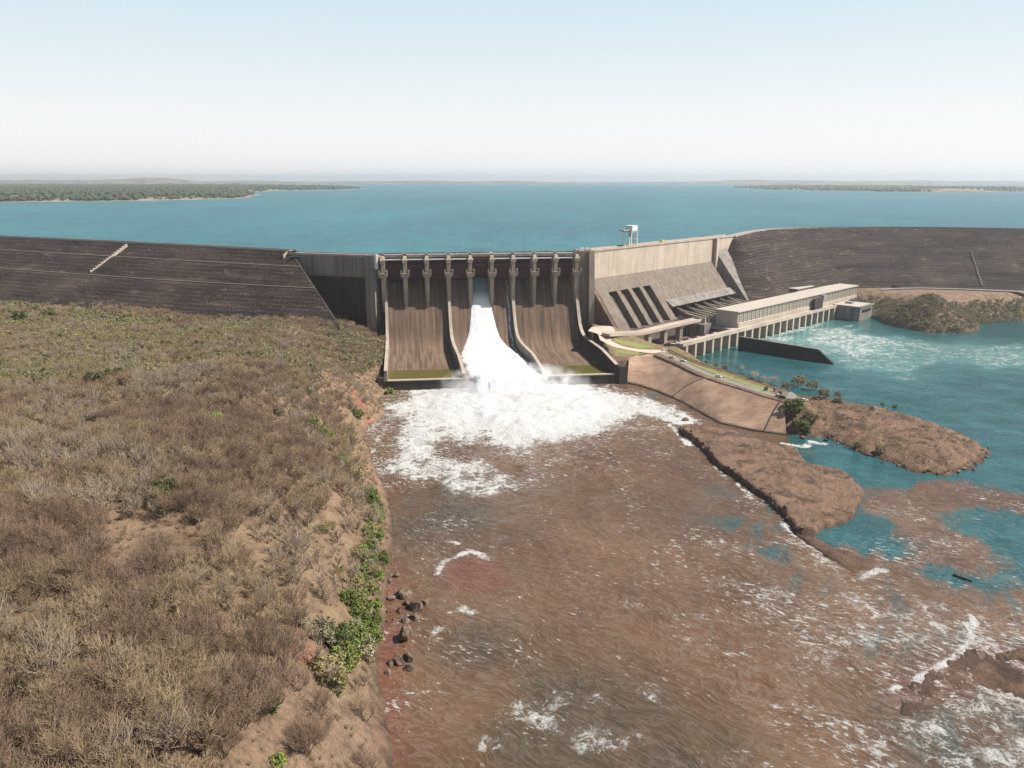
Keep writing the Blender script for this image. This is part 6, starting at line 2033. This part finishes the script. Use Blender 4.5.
for u, v, key, sc, nm, lab in NAMED:
    x, y, z = drop(u, v)
    if 'thicket' in lab: sc *= 1.3
    plant(nm, LEAFY[key], x, y, z - .15, rr.random() * 6.28, sc, lab, 'bush' if 'bush' in nm else 'tree')
strip_line = resample(P2([(388, 512), (385, 540), (382, 562), (378, 590), (375, 615), (372, 640), (368, 660)]), 3.2)
for i, p in enumerate(strip_line):
    for j in range(2):
        x, y = p[0] - 1.5 - rr.random() * 5.5, p[1] + rr.uniform(-1.5, 1.5)
        z = float(land(np.array([x]), np.array([y]))[0])
        if z < -.3: continue
        plant('green_bush', LEAFY[rr.choice(['green', 'green2', 'brightbush', 'olive2', 'grey'])], x, y, max(z, 0) - .2, rr.random() * 6.28, rr.uniform(.55, 1.15), 'green shrub in the unbroken strip along the water edge of the left bank', 'bush', 'shrubs of the water edge strip')
RIGHT = [(793, 412, 'green', 2.2, 'leafy_tree', 'bright green rounded tree at the lower end of the stone pitching'), (800, 428, 'green2', 1.7, 'green_bush', 'green bush below the rounded tree at the end of the pitching'),
         (812, 420, 'olive2', 1.5, 'green_bush', 'olive bush right of the rounded green tree'), (806, 434, 'dark', .8, 'green_bush', 'dark bush above the pale beach'),
         (798, 386, 'olive', 1.5, 'leafy_tree', 'olive flat crowned tree behind the riverside road'), (812, 390, 'olive', 1.3, 'leafy_tree', 'second olive tree behind the road nearer the island'),
         (785, 389, 'olive2', 1.2, 'green_bush', 'olive bush left of the flat crowned tree'), (824, 397, 'olive2', 1.4, 'green_bush', 'olive bush at the start of the island'),
         (766, 390.5, 'dark', .42, 'green_bush', 'small round dark shrub on the grass strip'), (780, 394.5, 'dark', .36, 'green_bush', 'dark shrub shading the parked cars'),
         (838, 396, 'olive2', .8, 'green_bush', 'low bush on the river side of the island neck'), (838, 402, 'grey', 1.1, 'grey_bush', 'dry bush on the neck of the island'),
         (895, 408, 'brightbush', .8, 'green_bush', 'small green bush on the far shore of the island'), (883, 405, 'brightbush', .7, 'green_bush', 'tiny bush on the far shore of the island'),
         (880, 452, 'olive2', .9, 'green_bush', 'yellowish grass tuft bush on the near shore of the island'), (858, 446, 'olive2', .8, 'green_bush', 'olive bush at the near island corner'),
         (872, 410, 'olive2', .6, 'green_bush', 'low bush in the middle of the island ridge'), (707, 363, 'brightbush', .8, 'green_bush', 'bright hedge bush by the first tailrace pier'),
         (716, 366, 'brightbush', .8, 'green_bush', 'second bright hedge bush by the tailrace'), (725, 369, 'green2', .8, 'green_bush', 'green hedge bush by the tailrace bend'), (698, 358.5, 'brightbush', .8, 'green_bush', 'bright bush under the approach deck')]
for u, v, key, sc, nm, lab in RIGHT:
    x, y, z = drop(u, v)
    plant(nm, LEAFY[key], x, y, z - .15, rr.random() * 6.28, sc, lab, 'bush' if 'bush' in nm else 'tree')
PALE = seg_mesh('crown', bare_tree(777, 7.5, 1.5, .5, True)[1], M['paletwig'], 3)
PALEW = seg_mesh('trunk', bare_tree(777, 7.5, 1.5, .5, True)[0], M['paletwig'], 4)
for u, v, sc, lab in [(96, 424, 1.2, 'whitish bare tree with spreading branches on the left hillside'), (84, 426, 1.0, 'second whitish bare tree left of the spreading one'), (117, 420, .9, 'small whitish bare tree right of the spreading one'),
                      (215, 405, 1.1, 'pale bare tree above the bright green tree'), (742, 371, .8, 'thin pinkish bare tree by the tailrace hedge'), (755, 379, 1.0, 'pale bare tree overhanging the tailrace'), (773, 384, 1.1, 'greyish bare tree between the hedge and the olive tree'), (764, 382, .8, 'small pale bare tree behind the grass strip'), (735, 628, .0, '')]:
    if sc == 0: continue
    x, y, z = drop(u, v)
    plant('bare_tree', (PALEW, PALE), x, y, z - .1, rr.random() * 6.28, sc, lab, 'tree')

# the leafless wood on the left hill
def scatter_pts(step, seed, x0, x1, y0, y1):
    r = np.random.default_rng(seed)
    xs, ys = np.meshgrid(np.arange(x0, x1, step), np.arange(y0, y1, step))
    X = (xs + (r.random(xs.shape) - .5) * step * 1.1).ravel(); Y = (ys + (r.random(xs.shape) - .5) * step * 1.1).ravel()
    return X, Y, r
X, Y, r = scatter_pts(4.4, 3, -620, -38, 120, 760)
Z = land(X, Y)
u, v, dep = proj(X, Y, Z + 3)
gap = fbm(X, Y, 28, 3, 55)
toe = sdf(np.array([(-1000, 1040), (-640, 850), (-430, 752), (-265, 668), (-150, 664), (-118, 672), (-100, 708), (-100, 800), (-1000, 1200)]), X, Y)
sb = sdf(bank_l, X, Y)
k = (Z > 7) & (u > -90) & (u < 480) & (v < 860) & (toe < -4) & (gap > 0.23) & (sdf(P2([(300, 628, 14), (340, 622, 10), (374, 606, 3), (376, 664, 2), (342, 702, 8), (318, 692, 14)]), X, Y) < 0) & (dline(P2([(-40, 290, 40), (0, 297, 40), (40, 304, 40), (95, 318, 40), (130, 324, 40), (170, 328, 40)]), X, Y) > 19) & ((sb < 4) | (r.random(len(X)) < 0.22)) & (Z > 7 + 8 * (r.random(len(X)) < .6))
X, Y, Z, dep = X[k], Y[k], Z[k], dep[k]
order = np.argsort(dep)
X, Y, Z = X[order], Y[order], Z[order]
N1 = 295
qv = fbm(X[:N1], Y[:N1], 34, 3, 131) + .22 * (r.random(N1) - .5)
LAB = 'bare grey brown tree of the leafless wood in the lower left foreground'
for i in range(N1):
    k = (int(r.integers(3, 5)) if qv[i] > .56 else 5 if qv[i] < .4 else int(r.integers(0, 3))) if i > 7 else i
    plant('bare_tree', VAR[k], X[i], Y[i], Z[i], r.random() * 6.28, (1.0 if i < 140 else .82) + .5 * r.random(), LAB, 'tree', 'bare trees in the lower left foreground')


def gn_scatter(name, X, Y, Z, var, rz, sc, sources, label, cat):
    """sources[k]: objects placed at every point of variant k"""
    me = bpy.data.meshes.new(name)
    N = len(X)
    me.vertices.add(N); me.vertices.foreach_set('co', np.stack([X, Y, Z], -1).astype(np.float32).ravel())
    a = me.attributes.new('var', 'INT', 'POINT'); a.data.foreach_set('value', var.astype(np.int32))
    a = me.attributes.new('rot', 'FLOAT_VECTOR', 'POINT'); a.data.foreach_set('vector', np.stack([X * 0, X * 0, rz], -1).astype(np.float32).ravel())
    a = me.attributes.new('scl', 'FLOAT', 'POINT'); a.data.foreach_set('value', sc.astype(np.float32))
    o = link_mesh(name, me)
    ng = bpy.data.node_groups.new(name, 'GeometryNodeTree')
    ng.interface.new_socket('Geometry', in_out='INPUT', socket_type='NodeSocketGeometry')
    ng.interface.new_socket('Geometry', in_out='OUTPUT', socket_type='NodeSocketGeometry')
    gi = ng.nodes.new('NodeGroupInput'); go = ng.nodes.new('NodeGroupOutput'); jn = ng.nodes.new('GeometryNodeJoinGeometry')

    def named(nm, typ):
        nd = ng.nodes.new('GeometryNodeInputNamedAttribute'); nd.data_type = typ; nd.inputs['Name'].default_value = nm
        return nd.outputs['Attribute']
    va, ro, sl = named('var', 'INT'), named('rot', 'FLOAT_VECTOR'), named('scl', 'FLOAT')
    er = ng.nodes.new('FunctionNodeEulerToRotation'); ng.links.new(ro, er.inputs[0])
    for k, objs in enumerate(sources):
        cp = ng.nodes.new('FunctionNodeCompare'); cp.data_type = 'INT'; cp.operation = 'EQUAL'
        ng.links.new(va, cp.inputs[2]); cp.inputs[3].default_value = k
        for ob in objs:
            oi = ng.nodes.new('GeometryNodeObjectInfo'); oi.transform_space = 'ORIGINAL'; oi.inputs['Object'].default_value = ob; oi.inputs['As Instance'].default_value = True
            ip = ng.nodes.new('GeometryNodeInstanceOnPoints')
            ng.links.new(gi.outputs[0], ip.inputs['Points']); ng.links.new(cp.outputs[0], ip.inputs['Selection'])
            ng.links.new(oi.outputs['Geometry'], ip.inputs['Instance']); ng.links.new(er.outputs[0], ip.inputs['Rotation']); ng.links.new(sl, ip.inputs['Scale'])
            ng.links.new(ip.outputs[0], jn.inputs[0])
    ng.links.new(jn.outputs[0], go.inputs[0])
    md = o.modifiers.new('scatter', 'NODES'); md.node_group = ng
    tag(o, label, cat, None, 'stuff')
    return o

# one placed tree of each variant serves as the source of the rest of the wood
src = {}
for ob in bpy.data.objects:
    if ob.type == 'MESH' and ob.parent and ob.parent.name.startswith('bare_tree'):
        for k in range(8):
            if ob.data is VAR[k][0]: src.setdefault((k, 0), ob)
            if ob.data is VAR[k][1]: src.setdefault((k, 1), ob)
XR, YR, ZR = X[N1:], Y[N1:], Z[N1:]
kh = np.clip((YR - 300) / 150, 0, 1) * np.clip((-XR - 110) / 120, 0, 1) * np.clip((fbm(XR, YR, 60, 3, 88) - .40) * 3.5, 0, 1) * .75
def mixvar(x, y):
    q = fbm(x, y, 34, 3, 131) + .22 * (r.random(len(x)) - .5)
    return np.where(q > .56, r.integers(3, 5, len(x)), np.where(q < .40, 5, r.integers(0, 3, len(x))))
vr = np.where(r.random(len(XR)) < kh, r.integers(6, 8, len(XR)), mixvar(XR, YR))
gn_scatter('bare_woodland', XR, YR, ZR, vr, r.random(len(XR)) * 6.28, (.7 + .55 * r.random(len(XR))) * (1 - .38 * np.clip((YR - 280) / 200, 0, 1)), [[src[(k, 0)], src[(k, 1)]] for k in range(8)],
           'leafless grey brown woodland covering the upper part of the left hill', 'woodland')
print('wood', len(XR), 'tree quads', [len(v_[1].polygons) + len(v_[0].polygons) for v_ in VAR])

# low dry brush and scrub between the trees, and on the right bank and island
BR_SRC = []
def tuft(seed, n, L, mat, holder, nm):
    r2 = np.random.default_rng(seed)
    segs = []
    for k in range(n):
        ph = r2.random() * 6.28; ti = .15 + .75 * r2.random()
        p0 = np.array([r2.normal() * .25, r2.normal() * .25, -.1])
        d = np.array([math.cos(ph) * ti, math.sin(ph) * ti, 1.0]); d /= np.linalg.norm(d)
        l = L * (.5 + .7 * r2.random()); m = p0 + d * l * .55
        segs.append((p0, m, .03, .02))
        for _ in range(3):
            e_ = d + r2.normal(size=3) * .5
            segs.append((m, m + e_ * l * .5, .018, .008))
    me = seg_mesh(nm, segs, mat, 3)
    return me
tm = [tuft(901, 42, 1.5, M['brush'], None, 'dry_brush'), tuft(902, 36, 1.9, M['brush'], None, 'dry_brush'), tuft(903, 46, 1.1, M['twig'], None, 'dry_brush')]
tl = []
for j in range(3):
    segs, co, q = leafy(950 + j, 1.9, 1.5, 16, 26, .17, .05)
    me = raw_mesh('scrub', co, q); me.materials.append([M['leaf_olive'], M['leaf_grey'], M['leaf_olive']][j]); tl.append(me)
tob = []
for j, me in enumerate(tm):
    uu, vv = [(232, 600), (180, 640), (250, 560)][j]
    x, y, z = drop(uu, vv)
    o = link_mesh('dry_brush', me); o.location = (x, y, z); tag(o, ['tufted dry brush clump on the slope above the bank', 'tall dry brush clump in the lower wood', 'low twiggy brush clump near the red soil'][j], 'brush', 'dry brush clumps')
    tob.append(o)
sob = []
for j, me in enumerate(tl):
    x, y, z = drop(*[(930, 315), (900, 310), (960, 318)][j])
    o = link_mesh('scrub_bush', me); o.location = (x, y, z); o.scale = (1.6,) * 3; tag(o, ['olive scrub bush on top of the right bank mound', 'grey green scrub bush on the left of the mound', 'olive scrub bush by the mound point'][j], 'bush', 'scrub on the right bank mound')
    sob.append(o)
X, Y, r = scatter_pts(2.6, 8, -560, -38, 130, 740)
Z = land(X, Y); u, v, dep = proj(X, Y, Z)
toe = sdf(np.array([(-1000, 1040), (-640, 850), (-430, 752), (-265, 668), (-150, 664), (-118, 672), (-100, 708), (-100, 800), (-1000, 1200)]), X, Y)
sb = sdf(bank_l, X, Y)
k = (Z > 2.5) & (u > -60) & (u < 470) & (v < 830) & (toe < -2) & (fbm(X, Y, 17, 3, 66) + .35 * r.random(len(X)) > 0.50) & ((sb < 0) | (fbm(X, Y, 9, 3, 67) > .5))
X, Y, Z = X[k], Y[k], Z[k]
gn_scatter('dry_undergrowth', X, Y, Z, r.integers(0, 3, len(X)), r.random(len(X)) * 6.28, .6 + .7 * r.random(len(X)), [[o] for o in tob], 'dry tan undergrowth between the bare trees of the left hill', 'undergrowth')
print('brush', len(X))
# olive scrub on the left hill where it is greener, on the mound and on the island
X, Y, r = scatter_pts(3.4, 18, -560, 640, 300, 960)
Z = land(X, Y); u, v, dep = proj(X, Y, Z)
grn = fbm(X, Y, 45, 3, 77) + .25 * (r.random(len(X)) - .5)
gfar = np.clip((Y - 330) / 250, 0, 1) * np.clip((-X - 90) / 200, 0, 1)
sr = sdf(RBANK, X, Y)
si = sdf(ISLAND, X, Y)
left_ok = (X < -60) & (Z > 14) & (toe_ := sdf(np.array([(-1000, 1040), (-640, 850), (-430, 752), (-265, 668), (-150, 664), (-118, 672), (-100, 708), (-100, 800), (-1000, 1200)]), X, Y) < -2) & (grn > 0.61 - .17 * gfar)
mound_ok = (sr > -1.5) & ((sr < 28 + 14 * r.random(len(X))) | (np.hypot((X - 452) / 62, (Y - 848) / 42) < 1)) & (Y < 960) & (X > 395)
isl_ok = (si > 6) & (r.random(len(X)) < .16)
kk = (u > -60) & (u < 1090) & (left_ok | mound_ok | isl_ok)
sc = np.where(mound_ok, 1.0 + 1.2 * r.random(len(X)) ** 2, np.where(isl_ok, .35 + .3 * r.random(len(X)), 1.0 + 1.5 * r.random(len(X)) ** 2))
var = np.where(mound_ok & (fbm(X, Y, 30, 3, 5) > .52), 1, r.integers(0, 3, len(X)))
gn_scatter('olive_scrub', X[kk], Y[kk], Z[kk], var[kk], r.random(kk.sum()) * 6.28, sc[kk], [[o] for o in sob], 'olive and grey scrub spread over the right mound and the upper left hill', 'scrub')
print('scrub', kk.sum())

# ------------------------------------------------------------------ the air
hz = MB()
hz.hexa([(-27000, -700, -8), (27000, -700, -8), (27000, 25000, -8), (-27000, 25000, -8)], [(-27000, -700, 262), (27000, -700, 262), (27000, 25000, 262), (-27000, 25000, 262)])
hm = bpy.data.materials.new('haze_air'); hm.use_nodes = True
t = hm.node_tree; t.nodes.remove(t.nodes['Principled BSDF'])
pv = t.nodes.new('ShaderNodeVolumePrincipled')
pv.inputs['Color'].default_value = (0.93, 0.96, 1.0, 1)
pv.inputs['Density'].default_value = 0.00007
pv.inputs['Anisotropy'].default_value = 0.7
t.links.new(pv.outputs[0], t.nodes['Material Output'].inputs['Volume'])
haze = hz.build('haze', hm)
tag(haze, 'pale dry season haze over the valley and reservoir', 'haze', kind='stuff')
